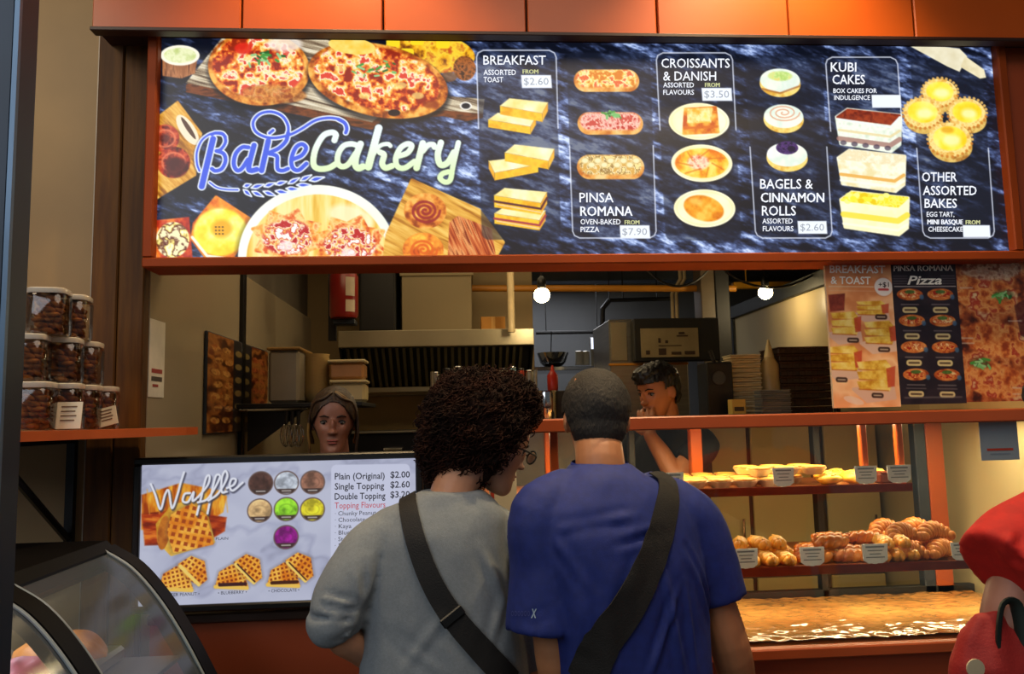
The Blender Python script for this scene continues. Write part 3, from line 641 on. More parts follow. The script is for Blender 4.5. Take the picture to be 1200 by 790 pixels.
MB().box((TX0, TY+.004, TZ0), (TX1, TY+.055, TZ1)).build('back_cover', M_blackm, tv)
def tp(px, py):
    a = C.q((px, py)); return Vector((TX0+a[0]/C.w*(TX1-TX0), TY-.0012, TZ1+a[1]/C.h*(TZ0-TZ1)))
M_ink = mat('dark_ink', '#262838', .6); M_inkr = mat('red_ink', '#b03a48', .6, emit='#b85a68', es=.5)
for s_, x0, x1, b, c, bo in (("Plain (Original)", 388.5, 449, 564, 7.5, .012), ("$2.00", 456, 480, 563, 7.5, .012), ("Single Topping", 388.5, 448.5, 576, 7.5, .012), ("$2.60", 456, 480, 575, 7.5, .012), ("Double Topping", 388.5, 450, 588, 7.5, .012), ("$3.20", 456, 480, 587, 7.5, .012)): mb = MB(); text_into(mb, s_, tp, x0, x1, b, c, bo); mb.build('lettering', M_ink, tv)
for k, s_ in enumerate(("\u00b7 Chunky Peanut", "\u00b7 Chocolate", "\u00b7 Kaya", "\u00b7 Blueberry", "\u00b7 Strawberry", "\u00b7 Sugar")): mb = MB(); text_into(mb, s_, tp, 389, 389+len(s_)*3.3, 607+k*7.6, 5, .0); mb.build('lettering', M_ink, tv)
for s_, x0, x1 in (("\u2022 BUTTER PEANUT \u2022", 187, 232), ("\u2022 BLUEBERRY \u2022", 253, 286), ("\u2022 CHOCOLATE \u2022", 311, 347)): mb = MB(); text_into(mb, s_, tp, x0, x1, 695, 3.6, 0); mb.build('lettering', M_ink, tv)
mb = MB()
text_into(mb, "PLAIN", tp, 250, 264, 632, 3.2, 0)
mb.build('lettering', M_ink, tv)
mb = MB(); text_into(mb, "Topping Flavours", tp, 388.5, 450, 598.5, 7, .005); mb.build('lettering', M_inkr, tv, label='red heading')

# ------------------------------------------------------------------ three printed menu boards on the right
PY = 2.335
def board(name, quad, w, h, paint, label, letters=()):
    global C
    z1 = (W(*quad[0], PY).z+W(*quad[1], PY).z)/2; z0 = (W(*quad[2], PY).z+W(*quad[3], PY).z)/2
    x0 = (W(*quad[0], PY).x+W(*quad[3], PY).x)/2; x1 = (W(*quad[1], PY).x+W(*quad[2], PY).x)/2
    C = Canvas(w, h, 1.6, quad); paint()
    t = thing(name, ((x0+x1)/2, PY, z0), label, 'poster', 'menu posters on the right of the opening')
    finish('print', C.mesh('print', (x0, PY, z1), (x1-x0, 0, 0), (0, 0, z0-z1)), printmat(name+'_print', 0, .35), t)
    MB().box((x0, PY+.001, z0), (x1, PY+.012, z1), ch=.001).build('backing', mat('pale_board', '#c9b79a', .6), t)
    CC = C
    def pp(px, py):
        a = CC.q((px, py)); return Vector((x0+a[0]/CC.w*(x1-x0), PY-.0012, z1+a[1]/CC.h*(z0-z1)))
    for txt, m in letters:
        for q in txt: mb = MB(); text_into(mb, q[0], pp, *q[1:]); mb.build('lettering', m, t)
    return t
M_pw = mat('poster_white_ink', '#fff6e6', .5); M_pk = mat('poster_dark_ink', '#3a2a28', .5); M_pr = mat('poster_red_ink', '#b03030', .5)
def P1():
    C.A = tex([(215, 135, 80), (240, 172, 115), (250, 200, 150), (236, 165, 110)], .03, 3)(C.X, C.Y)
    C.line([(972, 336), (1045, 336)], .9, (240, 215, 180)); C.line([(973, 341), (1046, 341)], .6, (240, 215, 180), .5)
    C.poly([(971, 346), (991, 344), (990, 364), (973, 366)], tex([(100, 30, 25), (150, 60, 45)], .2, 4), .9)
    def tst(x, y, w, h, rd=(190, 60, 35)):
        C.poly([(x-w*.6, y+h*.55), (x+w*.55, y+h*.45), (x+w*.6, y+h*.8), (x-w*.2, y+h*.95)], (225, 185, 160), r=2)
        for k in range(3):
            yy = y-h*.4+k*h*.34; C.poly([(x-w/2, yy), (x+w*.35, yy-h*.1), (x+w/2, yy+h*.12), (x+w*.45, yy+h*.3), (x-w*.42, yy+h*.28)], tex([(205, 140, 30), (240, 200, 80), (250, 225, 130)], .12, k+int(x))); C.line([(x-w*.44, yy+h*.26), (x+w*.42, yy+h*.28)], 1.4, (190, 100, 40), .7)
        C.poly([(x+w*.35, y-h*.2), (x+w*.62, y-h*.3), (x+w*.6, y+h*.4), (x+w*.4, y+h*.45)], rd, .75)
    tst(1021, 360, 34, 16); tst(990, 378, 32, 26); tst(1030, 388, 34, 26); tst(988, 419, 36, 28); tst(1024, 438, 40, 34); C.ell((1000, 470), 12, 4, (235, 215, 200), .3, .7)
    for x, y in ((1033, 371), (1000, 399), (1036, 409), (986, 446), (1028, 463)): C.rrect(x-7, y-3, x+7, y+3, 2.5, (70, 45, 35)); C.line([(x-4, y), (x+4, y)], 1.6, (215, 195, 170), .8)
    C.ell((1036, 336), 11.5, 11.5, (190, 90, 50), a=.5, soft=2); C.ell((1036, 336), 10.8, 10.8, (236, 228, 220)); C.line([(1031, 339), (1041, 339)], 2.6, (190, 60, 60))
def P2():
    C.A = tex([(32, 24, 32), (46, 36, 44), (38, 28, 36)], .05, 3)(C.X, C.Y)
    for y in (324, 327, 330, 333): C.line([(1048, y), (1064, y)], .8, (150, 140, 140), .6); C.line([(1104, y), (1120, y)], .8, (150, 140, 140), .6)
    C.line([(1049, 336.5), (1121, 336.5)], 1, (190, 180, 175))
    for r in range(4):
        for c_ in range(2):
            x = 1067+c_*36+r*2; y = 346+r*31; y += (0, 0, 0, 1)[r]
            C.ell((x, y), 15.5, 7, tex([(150, 60, 20), (205, 110, 45), (225, 150, 80)], .15, r*2+c_)); C.ell((x, y-.5), 12, 4.6, tex([(170, 40, 20), (230, 170, 90), (190, 70, 35), (235, 200, 140)][::1 if c_ else -1], .3, r+9, gain=3))
            if r in (0, 1, 3): C.ell((x, y-3), 6, 2.2, (60, 110, 45), a=.85)
            C.ell((x+14, y+3), 2.6, 3, (70, 110, 150), a=.8)
            yy = y+12; C.line([(x-10, yy), (x+10, yy)], 1.5, (150, 140, 140), .6); 
            if r == 3: C.line([(x-11, yy+4), (x+11, yy+4)], 1.3, (150, 140, 140), .5); yy += 4
            C.rrect(x-9, yy+3, x+9, yy+10, 3.2, (214, 196, 140)); C.line([(x-5.5, yy+6.5), (x+5.5, yy+6.5)], 2.4, (70, 50, 40), .8)
    C.line([(1060, 467), (1125, 465)], 2, (130, 120, 120), .5)
def P3():
    C.A = tex([(60, 24, 16), (120, 52, 26), (176, 90, 42), (206, 140, 84), (150, 44, 26), (214, 176, 130)], .07, 5, gain=1.9)(C.X, C.Y)
    for c, rx, ry in (((1155, 345), 40, 22), ((1170, 400), 42, 20), ((1165, 447), 38, 20)):
        C.ell(c, rx, ry, tex([(150, 60, 25), (205, 110, 50), (226, 160, 90), (170, 50, 30), (220, 190, 140)], .10, int(c[1]), gain=1.8), .2, soft=3)
    C.ell((1165, 315), 36, 14, tex([(120, 60, 40), (226, 200, 170), (190, 140, 110)], .2, 9), a=.8, soft=4)
    for c in ((1178, 347), (1148, 427)): C.ell(c, 11, 6, tex([(30, 45, 25), (60, 80, 45), (110, 60, 30)], .3, 4), a=.7, soft=6); greens(c, 11, 6, int(c[0]))
    C.poly([(1190, 360), (1206, 350), (1206, 400), (1196, 395)], (60, 20, 30), .6)
    for x, y in ((1134, 338), (1133, 398), (1134, 404), (1190, 378), (1192, 455), (1192, 462)): C.line([(x-7, y), (x+7, y)], 1.8, (215, 200, 185), .6)
board('menu_poster', [(967, 306), (1044, 305), (1055, 475), (976.6, 480)], 78, 172, P1, 'orange breakfast and toast poster standing left of the dark pizza list', [([("BREAKFAST", 973, 1038, 320, 8.5, .02), ("& TOAST", 974, 1021, 333, 8.5, .02)], M_pw), ([("+$1", 1030, 1042, 336, 5.5, .01)], M_pk)])
board('menu_poster', [(1044, 305), (1121, 305), (1131, 472), (1055, 475)], 78, 168, P2, 'dark poster listing eight pizzas with price labels, middle of the three posters', [([("PINSA ROMANA", 1048, 1118, 318, 6.5, .02), ("Pizza", 1064, 1105, 334, 10, .02, .25)], M_pw)])
board('menu_poster', [(1121, 305), (1204, 306), (1212, 469), (1131, 472)], 82, 165, P3, 'poster filled with close-up pizza photographs at the right end', [])
# ------------------------------------------------------------------ steel post at the left edge and the shelf of cookie jars
sx1 = W(18, 100, .62).x
post = thing('steel_post', (sx1-.03, .62, 0), 'grey steel post standing close at the left edge of the view', 'post')
MB().box((sx1-.09, .62, 0), (sx1-.0305, .66, 3.4), ch=.003).build('post_body', mat('pale_steel_face', '#8a9098', .4, .3), post)
MB().box((sx1-.03, .618, 0), (sx1, .652, 3.4), ch=.003).build('guide_rail', mat('dark_blue_steel', '#28323e', .4, .4), post)
MB().box((sx1-.001, .616, 0), (sx1+.003, .62, 3.4)).build('rail_highlight', mat('steel_highlight', '#5c7288', .35, .5), post)  # edge highlight put into the colour of a thin strip
za = W(60, 505, 1.95).z
M_shelf = mat('orange_shelf_board', '#b4521f', .4, var=.12, vs=6, bump=.04)
A, B = W(5, 513, 1.74), W(218, 500, 2.24)
shf = thing('wall_shelf', (-1.25, 2.42, za-.024), 'orange shelf board beside the pillar carrying the cookie jars', 'shelf')
MB().prism([(-1.75, 2.43, za-.022), (A.x-.5, A.y, za-.022), (A.x, A.y, za-.022), (B.x, B.y, za-.022), (B.x+.0, 2.34, za-.022), (-1.10, 2.34, za-.022), (-1.10, 2.43, za-.022)], (0, 0, .022), None).build('board', M_shelf, shf)
for x in (-1.60, -1.16):
    b = MB(); b.box((x-.012, 2.40, za-.34), (x+.012, 2.42, za-.023)); b.box((x-.012, 1.98, za-.04), (x+.012, 2.40, za-.023))
    b.tube([(x, 2.40, za-.32), (x, 2.00, za-.04)], .011, 6); b.build('bracket', mat('dark_bracket', '#121417', .4, .4), shf)
M_jar = glassmat('clear_jar_plastic', '#e8e0d4', .12, .06)
M_lid = mat('clear_lid', '#c8bfae', .22, var=.06, spec=.8)
M_cook = mat('dark_baked_cookie', '#5e3010', .7, var=.3, vs=40, bump=.5, bs=120, col2='#c47c30')
JW, JH = .046, .117
def jar():
    t = thing('cookie_jar', (0, 0, 0), 'x', 'jar')
    def sq(r, z, k=20): 
        o = []
        for i in range(k):
            a = 2*PI*i/k; c, s = math.cos(a), math.sin(a); f = (abs(c)**5+abs(s)**5)**(-.2); o.append(Vector((c*f*r, s*f*r, z)))
        return o
    MB().loft([sq(JW*.94, .001), sq(JW, .006), sq(JW, JH-.02), sq(JW*.92, JH-.014)]).build('jar_body', M_jar, t, smooth='auto')
    MB().loft([sq(JW*.96, JH-.014), sq(JW*.98, JH-.012), sq(JW*.98, JH-.002), sq(JW*.93, JH)]).build('lid', M_lid, t, smooth='auto')
    b = MB(); r = random.Random(3)
    for k in range(34):
        lay = k//5; M = Matrix.Rotation(r.uniform(0, 3), 3, 'Z') @ Matrix.Rotation(r.uniform(.0, .7), 3, 'X')
        a = k*2.4; b.ell((math.cos(a)*.021*(k % 5 > 0), math.sin(a)*.021*(k % 5 > 0), .012+lay*.0133), (.019, .016, .0075), M, 9, 5)
    b.build('cookies', M_cook, t, smooth=True, kind='stuff')
    return t
j0 = jar(); first = True
JR = {'b': [(38, 1.93), (73, 2.02), (94, 2.12), (116, 2.22)], 'm': [(29, 1.95), (70, 2.04), (95, 2.15)], 't': [(52, 1.98), (79, 2.09)]}
wd_ = {'b': ['bottom layer, leftmost jar, behind the post edge', 'bottom layer, carrying the larger white card', 'bottom layer, between the two labelled jars', 'bottom layer, right end by the small tilted card'],
       'm': ['middle layer, left', 'middle layer, centre', 'middle layer, right'], 't': ['top layer, left and wider', 'top layer, right beside the pillar']}
for li, L_ in enumerate('bmt'):
    for (px, Y_), d in zip(JR[L_], wd_[L_]):
        p = W(px, 500, Y_); loc = (p.x, p.y, za+.0005+li*(JH+.0005)); lab = 'clear jar of brown cookies, '+d
        if first: j0.location = loc; j0['label'] = lab; j0['group'] = 'cookie jars stacked on the orange shelf'; j0.rotation_euler.z = .2; first = False
        else: dup(j0, loc, .2+random.uniform(-.05, .05), lab)
for px, py, w, h, Y_, tl, lab in ((80, 479, .060, .066, 1.955, 0, 'white label card standing before the lower cookie jars'), (128, 486, .050, .050, 2.14, -.25, 'small cream card leaning at the right end of the jars')):
    p = W(px, py, Y_); c = thing('price_card', (p.x, p.y, za), lab, 'price card')
    M = Matrix.Rotation(tl, 3, 'Y') @ Matrix.Rotation(-.15, 3, 'X')
    b = MB().box((-w/2, -.001, 0), (w/2, .001, h)); b.v = [M @ v + Vector((p.x, p.y, za+.004+(abs(tl)*w/2))) for v in b.v]; b.build('card', mat('cream_card', '#d9cfb4', .6, var=.03), c)
    b = MB()
    for k in range(4): b.box((-w*.32, -.0018, h*(.8-k*.17)), (w*(.3-.06*(k % 2)), -.0012, h*(.8-k*.17)+.003))
    b.v = [M @ v + Vector((p.x, p.y, za+.004+(abs(tl)*w/2))) for v in b.v]; b.build('printed_lines', mat('brown_ink', '#6a5038', .7), c, kind='stuff')

# ------------------------------------------------------------------ curved ice cream cabinet at lower left
GY1, GY0 = 1.97, .76
pts = [W(x, y, GY1-.03) for x, y in ((128, 640), (163, 662), (196, 700), (226, 748), (256, 806))]
prof = [(p[0], p[1]) for p in curve([(q.x, q.z) for q in pts], 5)]
gtop = prof[0][1]
gel = thing('display_freezer', (-1.0, 1.3, 0), 'black curved glass ice cream cabinet at the lower left', 'display freezer')
M_gb = mat('gloss_black_trim', '#030303', .55, var=.2, spec=.12)
def band(y0, y1, th, name='rib'):
    o = [(x, z) for x, z in prof]; n = len(o); inn = []
    for i in range(n):
        a, b = o[max(0, i-1)], o[min(n-1, i+1)]; d = Vector((b[0]-a[0], b[1]-a[1])).normalized(); inn.append((o[i][0]+d.y*th, o[i][1]-d.x*th))
    b = MB(); R = []
    for (x, z), (u_, v_) in zip(o, inn): R.append([(x, y0, z), (x, y1, z), (u_, y1, v_), (u_, y0, v_)])
    b.loft([[Vector(p) for p in r] for r in R]); return b.build(name, M_gb, gel, smooth='auto')
band(GY1-.055, GY1, .045); band(1.475, 1.53, .04); band(.98, 1.03, .04)
b = MB()
R = [[Vector((x-.006, y, z-.004)) for y in (GY0, GY1-.055)] for x, z in prof]
vs = [p for r in R for p in r]; fs = [(i*2, i*2+1, i*2+3, i*2+2) for i in range(len(R)-1)]
MB().add(vs, fs).build('curved_glass', glassmat('cabinet_glass', '#e6eef0', .25, .14, .22, '#7c8894'), gel, smooth=True)  # grey haze mixed into the glass colour brightens the view inside
for y in (GY1-.062, 1.536, 1.468): MB().tube([(x-.003, y, z-.002) for x, z in prof], .0035, 6).build('glass_edge', mat('pale_glass_edge', '#8d989c', .3), gel)
MB().box((-1.55, GY0, gtop-.06), (prof[0][0]+.01, GY1, gtop+.012), ch=.02).build('top_cover', M_gb, gel)
MB().box((-1.55, GY0, 0), (prof[-1][0]+.0, GY1, prof[-1][1]-.0), ch=.01).build('base_cabinet', M_gb, gel)
MB().box((-1.5, GY0+.02, .955), (-.66, GY1-.06, .965)).build('tray_deck', M_steel2, gel)
cols = [('#e8d8c8', 'cream'), ('#8a4a7a', 'purple'), ('#b8c070', 'pale green'), ('#c87830', 'orange'), ('#8a5a3a', 'brown'), ('#e0e4e8', 'white'), ('#c05060', 'pink'), ('#6a84b0', 'blue')]
k = 0
tubs = []
for i in range(2):
    for j in range(6):
        x = -1.12+i*.24; y = GY1-.16-j*.185; c, nm = cols[(k*3+i) % 8]; k += 1
        t = thing('ice_cream_tub', (x, y, .966), 'steel tub of %s ice cream %s, %s' % (nm, 'near the curved glass' if i else 'in the far row', ('at the wall end', 'second from the wall end', 'third from the wall end', 'fourth from the wall end', 'fifth from the wall end', 'nearest end')[j]), 'ice cream tub', 'ice cream tubs inside the cabinet')
        MB().box((x-.105, y-.082, .966), (x+.105, y+.082, 1.0), ch=.008).build('tub', M_steel, t)
        me = modmesh(MB().ell((x, y, 1.0), (.097, .074, .05), None, 24, 14).mesh(), [('SUBSURF', dict(levels=1))])
        me = displace(me, lambda co, no: np.array([noise.noise(Vector(p)*28)*.012 for p in co]))
        finish('ice_cream', me, mat('ice_cream_'+nm.replace(' ', '_'), c, .5, var=.12, vs=20, bump=.3, bs=50), t, None, True)
light('AREA', (-.98, 1.35, gtop-.07), 3.2, (.85, .93, 1), .1, (0, 0, 0), sy=1.0, name='cabinet_light')
c = W(8, 628, 1.5)
t = thing('price_card', (-1.02, 1.3, gtop+.012), 'small cream card on the ice cream cabinet at the left edge', 'price card')
p = W(3, 628, 1.62); gz = gtop+.013
MB().box((p.x-.02, 1.62, gz), (p.x+.016, 1.623, gz+.05)).build('card', mat('cream_card', '#d9cfb4', .6), t)

# ------------------------------------------------------------------ counter under the television
cn = thing('front_counter', (-.45, 2.6, 0), 'terracotta front counter under the television', 'counter')
MB().box((-.893, 2.335, 0), (.02, 2.36, .935), ch=.002).build('front_panel', M_terrad, cn)
MB().box((-.893, 2.31, .936), (.02, 2.50, .9625), ch=.004).build('counter_top', mat('counter_top_dark', '#2a1a12', .35), cn)
MB().box((-.893, 2.362, 0), (.02, 2.48, .934)).build('carcass', M_blackm, cn)

# ------------------------------------------------------------------ pastry display case
CX0, CX1 = .03, 1.94
case = thing('display_case', (1.0, 2.6, 0), 'glass fronted pastry display case with terracotta rails and two shelves', 'display case')
M_rail = mat('case_rail_paint', '#a04a24', .35, var=.1, vs=3, bump=.03)
M_op = mat('orange_post_paint', '#b8521c', .32, var=.1, vs=4)
M_case_wood = mat('case_floor_laminate', '#a2622e', .35, var=.15, vs=4, stretch=(1, 6, 1))
MB().box((CX0, 2.335, 0), (CX1, 2.36, .765), ch=.002).build('base_panel', M_terrad, case)
MB().box((CX0, 2.295, .768), (CX1, 2.335, .80), ch=.004).build('front_lip', M_rail, case)
MB().box((CX0, 2.335, .772), (CX1, 2.92, .797)).build('deck', M_case_wood, case)
MB().box((CX0, 2.27, 1.452), (CX1+.0, 2.345, 1.492), ch=.004).build('top_rail', M_rail, case)
MB().box((CX0, 2.345, 1.462), (CX1, 2.40, 1.486), ch=.003).build('glass_channel', mat('channel_dark', '#3a2014', .5), case)
MB().box((CX0, 2.86, 1.452), (CX1, 2.92, 1.492), ch=.004).build('back_rail', M_blackm, case)
for px, w, m in ((818, .022, M_op), (959.5, .013, M_blackm), (1098, .034, M_rail), (1081, .022, mat('slate_post_paint', '#2a3440', .4)), (647, .022, M_op), (742, .012, M_blackm)):
    x = W(px, 600, 2.89).x; MB().box((x-w, 2.87, .80), (x+w, 2.91, 1.455), ch=.003).build('back_post', m, case)
MB().box((CX0, 2.87, .80), (CX1, 2.90, .832), ch=.002).build('back_sill', M_blackm, case)
MB().box((CX0, 2.30, .80), (CX0+.03, 2.9, 1.455), ch=.003).build('end_panel', M_rail, case)
for px in (650,): 
    x = W(px, 540, 2.32).x; MB().box((x-.012, 2.32, .80), (x+.012, 2.345, 1.452), ch=.003).build('front_post', M_op, case)
# shelves
S1Z, S2Z = 1.247, 1.012
s1x, s2x = W(1069, 560, 2.52).x, W(1140, 655, 2.40).x
M_sh = mat('brown_shelf_laminate', '#7c4526', .3, var=.15, vs=5)
M_lipc = mat('clear_red_shelf_edge', '#6e2c1c', .18, var=.15)
for z, y0, x1, th in ((S1Z, 2.52, s1x, .018), (S2Z, 2.40, s2x, .018)):
    MB().box((CX0+.03, y0+.006, z-th), (x1, 2.868, z), ch=.002).build('shelf', M_sh, case)
    MB().box((CX0+.03, y0, z-th-.006), (x1, y0+.005, z+.004), ch=.001).build('shelf_edge', M_lipc, case)
for px in (1010, 1052):
    x = W(px, 515, 2.56).x; MB().box((x-.011, 2.545, S1Z-.02), (x+.011, 2.57, 1.462), ch=.003).build('shelf_hanger', M_op, case)
MB().box((CX0+.03, 2.328, .80), (CX1, 2.333, 1.452)).build('front_glass', glassmat('case_glass', '#f6f8f6', .06, .015), case)
# light strips under the rails
M_ls = mat('warm_light_strip', '#fff2d8', .4, emit='#ffdca0', es=6)
MB().box((CX0+.05, 2.59, 1.455), (CX1-.02, 2.61, 1.463)).build('light_strip', M_ls, case)
light('AREA', (1.0, 2.60, 1.45), 15, (1, .80, .46), 1.8, (math.radians(-4), 0, 0), sy=.04, name='case_light_strip')
light('AREA', (.95, 2.62, S1Z-.03), 3.0, (1, .78, .44), 1.4, (0, 0, 0), sy=.03, name='case_light_strip')
light('AREA', (1.05, 2.62, S2Z-.03), 7, (1, .78, .44), 1.6, (0, 0, 0), sy=.03, name='case_light_strip')
# crinkled clear film over the deck
nx, ny = 300, 90; vs = []; fs = []
for j in range(ny):
    for i in range(nx):
        x = CX0+.04+(CX1-CX0-.06)*i/(nx-1); y = 2.345+.515*j/(ny-1)
        a = noise.noise(Vector((x*6+y*3, y*17, 1))); b_ = noise.noise(Vector((x*15+y*12, y*34-x*6, 5))); c_ = noise.noise(Vector((x*40, y*60, 9)))
        h = .008 + .006*a + .004*(1-abs(b_)*2) + .0022*c_
        vs.append((x, y, .80+max(.0015, h)))
for j in range(ny-1):
    for i in range(nx-1): fs.append((j*nx+i, j*nx+i+1, (j+1)*nx+i+1, (j+1)*nx+i))
o = MB().add(vs, fs).build('crinkled_film', mat('crinkled_film', '#a8703c', .18, var=.2, vs=3, spec=.8, coat=.5, col2='#c69252'), None, smooth=True)
tag(o, 'crinkled clear film lying over the empty bottom deck of the pastry case', 'plastic film')

# price cards in the case
M_card = mat('white_card', '#dfe6ea', .45, var=.02); M_cardl = mat('card_ink', '#7c8894', .7)
def pcard(px0, px1, py0, py1, Y_, zb, label, tail=0):
    a, b2 = W(px0, py1, Y_), W(px1, py0, Y_); w = b2.x-a.x; h = W(px0, py0, Y_).z-a.z
    c = thing('price_card', ((a.x+b2.x)/2, Y_, zb), label, 'price card', 'price cards in the pastry case')
    x0, x1 = a.x, b2.x; z1 = zb+h+.004
    poly = [(x0, Y_, z1), (x0+.003, Y_, zb+.012), (x0+w*.22, Y_, zb+.002), (x1-w*.22, Y_, zb+.002), (x1-.003, Y_, zb+.012), (x1, Y_, z1)]
    MB().prism(poly, (0, .0015, 0), None).build('card', M_card, c)
    m = MB()
    for k in range(4): 
        q = .36-.07*((k*7) % 3); m.box(((x0+x1)/2-w*q, Y_-.0008, z1-h*(.2+.18*k)), ((x0+x1)/2+w*q, Y_-.0003, z1-h*(.2+.18*k)+.003+.002*(k == 0)))
    m.build('printed_lines', M_cardl, c, kind='stuff')
    MB().box(((x0+x1)/2-.006, Y_+.0016, zb), ((x0+x1)/2+.006, Y_+.012, zb+.01)).build('clip', M_white, c)
pcard(775, 801, 552, 571, 2.51, S1Z+.004, 'white price card on the tart shelf, leftmost beside the blue shirt')
pcard(906, 930, 546, 567, 2.512, S1Z+.004, 'white price card in front of the stacked tarts, centre of the tart shelf')
pcard(1002, 1027, 542, 562, 2.512, S1Z+.004, 'white price card by the yellow buns at the right of the tart shelf')
pcard(1040, 1067, 540, 560, 2.512, S1Z+.004, 'white price card at the right end of the tart shelf')
pcard(861, 888, 645, 667, 2.39, S2Z+.004, 'white price card on the pastry shelf, leftmost')
pcard(938, 966, 641, 662, 2.39, S2Z+.004, 'white price card on the pastry shelf, before the glazed twists')
pcard(1011, 1040, 636, 658, 2.39, S2Z+.004, 'white price card on the pastry shelf, before the nut twists')
pcard(1115, 1138, 632, 652, 2.39, S2Z+.004, 'white price card on the pastry shelf, right end by the croissants')

# ------------------------------------------------------------------ baked goods
M_crust = mat('tart_crust', '#d8a050', .6, var=.2, vs=60, bump=.3, bs=150, col2='#b87028')
M_cust = mat('tart_custard', '#f2b83a', .3, var=.1, vs=30, col2='#f8d268', coat=.3, bump=.15, bs=60)
M_cup = mat('paper_tart_cup', '#d8c2a0', .7, var=.08, vs=30)
def tart():
    t = thing('egg_tart', (0, 0, 0), 'x', 'tart')
    n = 32; R = []
    for r, z, fl in ((.026, 0, .0), (.030, .004, .001), (.041, .022, .0022), (.043, .023, .0022)): R.append([Vector((math.cos(2*PI*j/n)*(r+fl*math.cos(8*PI*j/n*2)), math.sin(2*PI*j/n)*(r+fl*math.cos(8*PI*j/n*2)), z)) for j in range(n)])
    MB().loft(R).build('paper_cup', M_cup, t, smooth='auto')
    MB().lathe([(.038, .0225), (.0405, .026), (.039, .030), (.034, .0305), (.032, .028)], n=24).build('pastry_rim', M_crust, t, smooth=True)
    MB().lathe([(.0335, .027), (.0335, .029), (.022, .0315), (.008, .0325), (.001, .0325)], n=20).build('filling', M_cust, t, smooth=True)
    return t
t0 = tart(); cnt = 0
xa, xb = W(752, 570, 2.6).x, W(955, 570, 2.6).x
ORD = ['first', 'second', 'third', 'fourth', 'fifth', 'sixth', 'seventh', 'eighth', 'ninth', 'tenth', 'eleventh', 'twelfth', 'thirteenth', 'fourteenth']
def put(src, loc, rz, label, group, sc=None, st={}):
    if src not in st: st[src] = 1; src.location = loc; src.rotation_euler.z = rz; src['label'] = label; src['group'] = group; 
    else: dup(src, loc, rz, label, group, sc)
GT = 'egg tarts on the upper shelf'
ncol = int((xb-xa)/.087)
for j in range(4):
    for i in range(ncol+(1 if j else 0)):
        x = xa+i*.087+(j % 2)*.02; y = 2.572+j*.086
        if y > 2.84: continue
        put(t0, (x, y, S1Z+.0005), random.uniform(0, .5), 'golden egg tart on the upper shelf, %s row, %s from the left' % (('front', 'second', 'third', 'back')[j], ORD[i]), GT)
for (px, Y_), w_ in zip(((890, 2.60), (922, 2.60), (954, 2.61), (905, 2.69), (937, 2.69), (874, 2.69)), ('front left', 'front middle', 'front right', 'back middle', 'back right', 'back left')):
    p = W(px, 560, Y_); put(t0, (p.x, p.y, S1Z+.0335), random.uniform(0, 1), 'golden egg tart stacked on others behind the centre price card, '+w_, GT)
M_bun = mat('yellow_bun_crust', '#e8a42c', .45, var=.15, vs=25, col2='#f4c850', bump=.2, bs=70)
def cheese_bun():
    t = thing('cheese_bun', (0, 0, 0), 'x', 'bun')
    me = modmesh(MB().ell((0, 0, .018), (.043, .034, .019), None, 20, 12).mesh(), [])
    me = displace(me, lambda co, no: np.array([noise.noise(Vector(p)*60)*.004 for p in co])); finish('bun', me, M_bun, t, None, True)
    b = MB(); r = random.Random(5)
    for k in range(12):
        a = r.uniform(0, 6.28); q = r.uniform(0, .026); z = .018+.019*math.sqrt(max(0, 1-(q/.037)**2)); b.tube([(q*math.cos(a)-.006, q*math.sin(a), z), (q*math.cos(a)+.006, q*math.sin(a)+.004, z+.001)], .0024, 5)
    b.build('melted_cheese', mat('melted_cheese', '#fad66a', .4), t, kind='stuff', smooth=True); return t
cb = cheese_bun()
for i, (px, Y_) in enumerate(((972, 2.58), (1003, 2.58), (968, 2.67), (999, 2.67), (1028, 2.70), (980, 2.76), (1010, 2.77))):
    p = W(px, 560, Y_); put(cb, (p.x, p.y, S1Z+.001), 0.1, 'yellow cheese bun right of the tarts, '+('front left', 'front right', 'middle row left', 'middle row centre', 'middle row right', 'back left', 'back right')[i], 'cheese buns on the upper shelf')
p = W(1036, 555, 2.58); o = thing('brownie', (p.x, p.y, S1Z), 'dark brown square cake between the two right-hand cards on the upper shelf', 'cake')
MB().box((p.x-.028, p.y-.03, S1Z+.001), (p.x+.028, p.y+.03, S1Z+.034), ch=.005).build('sponge', mat('brownie_cake', '#5c2010', .6, bump=.3), o)
MB().box((p.x-.026, p.y-.028, S1Z+.034), (p.x+.026, p.y+.028, S1Z+.039), ch=.003).build('glaze', mat('brownie_glaze', '#70301a', .25), o)
# shelf two
M_gold = mat('golden_glaze', '#e8952a', .28, var=.2, vs=18, col2='#f6c45c', coat=.5, bump=.15, bs=60)
M_amber = mat('amber_glaze', '#b8581a', .28, var=.2, vs=22, col2='#e08a30', coat=.5, bump=.2, bs=60)
M_crois = mat('croissant_crust', '#b8601e', .4, var=.2, vs=30, col2='#dc9040', bump=.3, bs=50, stretch=(4, 1, 1))
def twist(name, m, n=5, r=.017, L=.10, cat='pastry', white=False):
    t = thing(name, (0, 0, 0), 'x', cat); b = MB()
    for s in (0, 1):
        P = [(-L/2+L*k/16, .010*math.sin(k/16*PI*n+s*PI), .018+.007*math.cos(k/16*PI*n+s*PI)) for k in range(17)]
        rr = [r*(.45+.55*math.sin(PI*(k+1.5)/19)) for k in range(17)]
        b.tube(P, rr, 9)
    b.build('dough', m, t, smooth=True)
    g = MB()
    for k in range(7): g.ell((-L*.36+L*.12*k, .006*(-1)**k, .036), (.006, .004, .003), None, 7, 5)
    g.build('topping', mat('almond_topping' if not white else 'sugar_topping', '#f0c070' if not white else '#f2e0b8', .4), t, smooth=True, kind='stuff'); return t
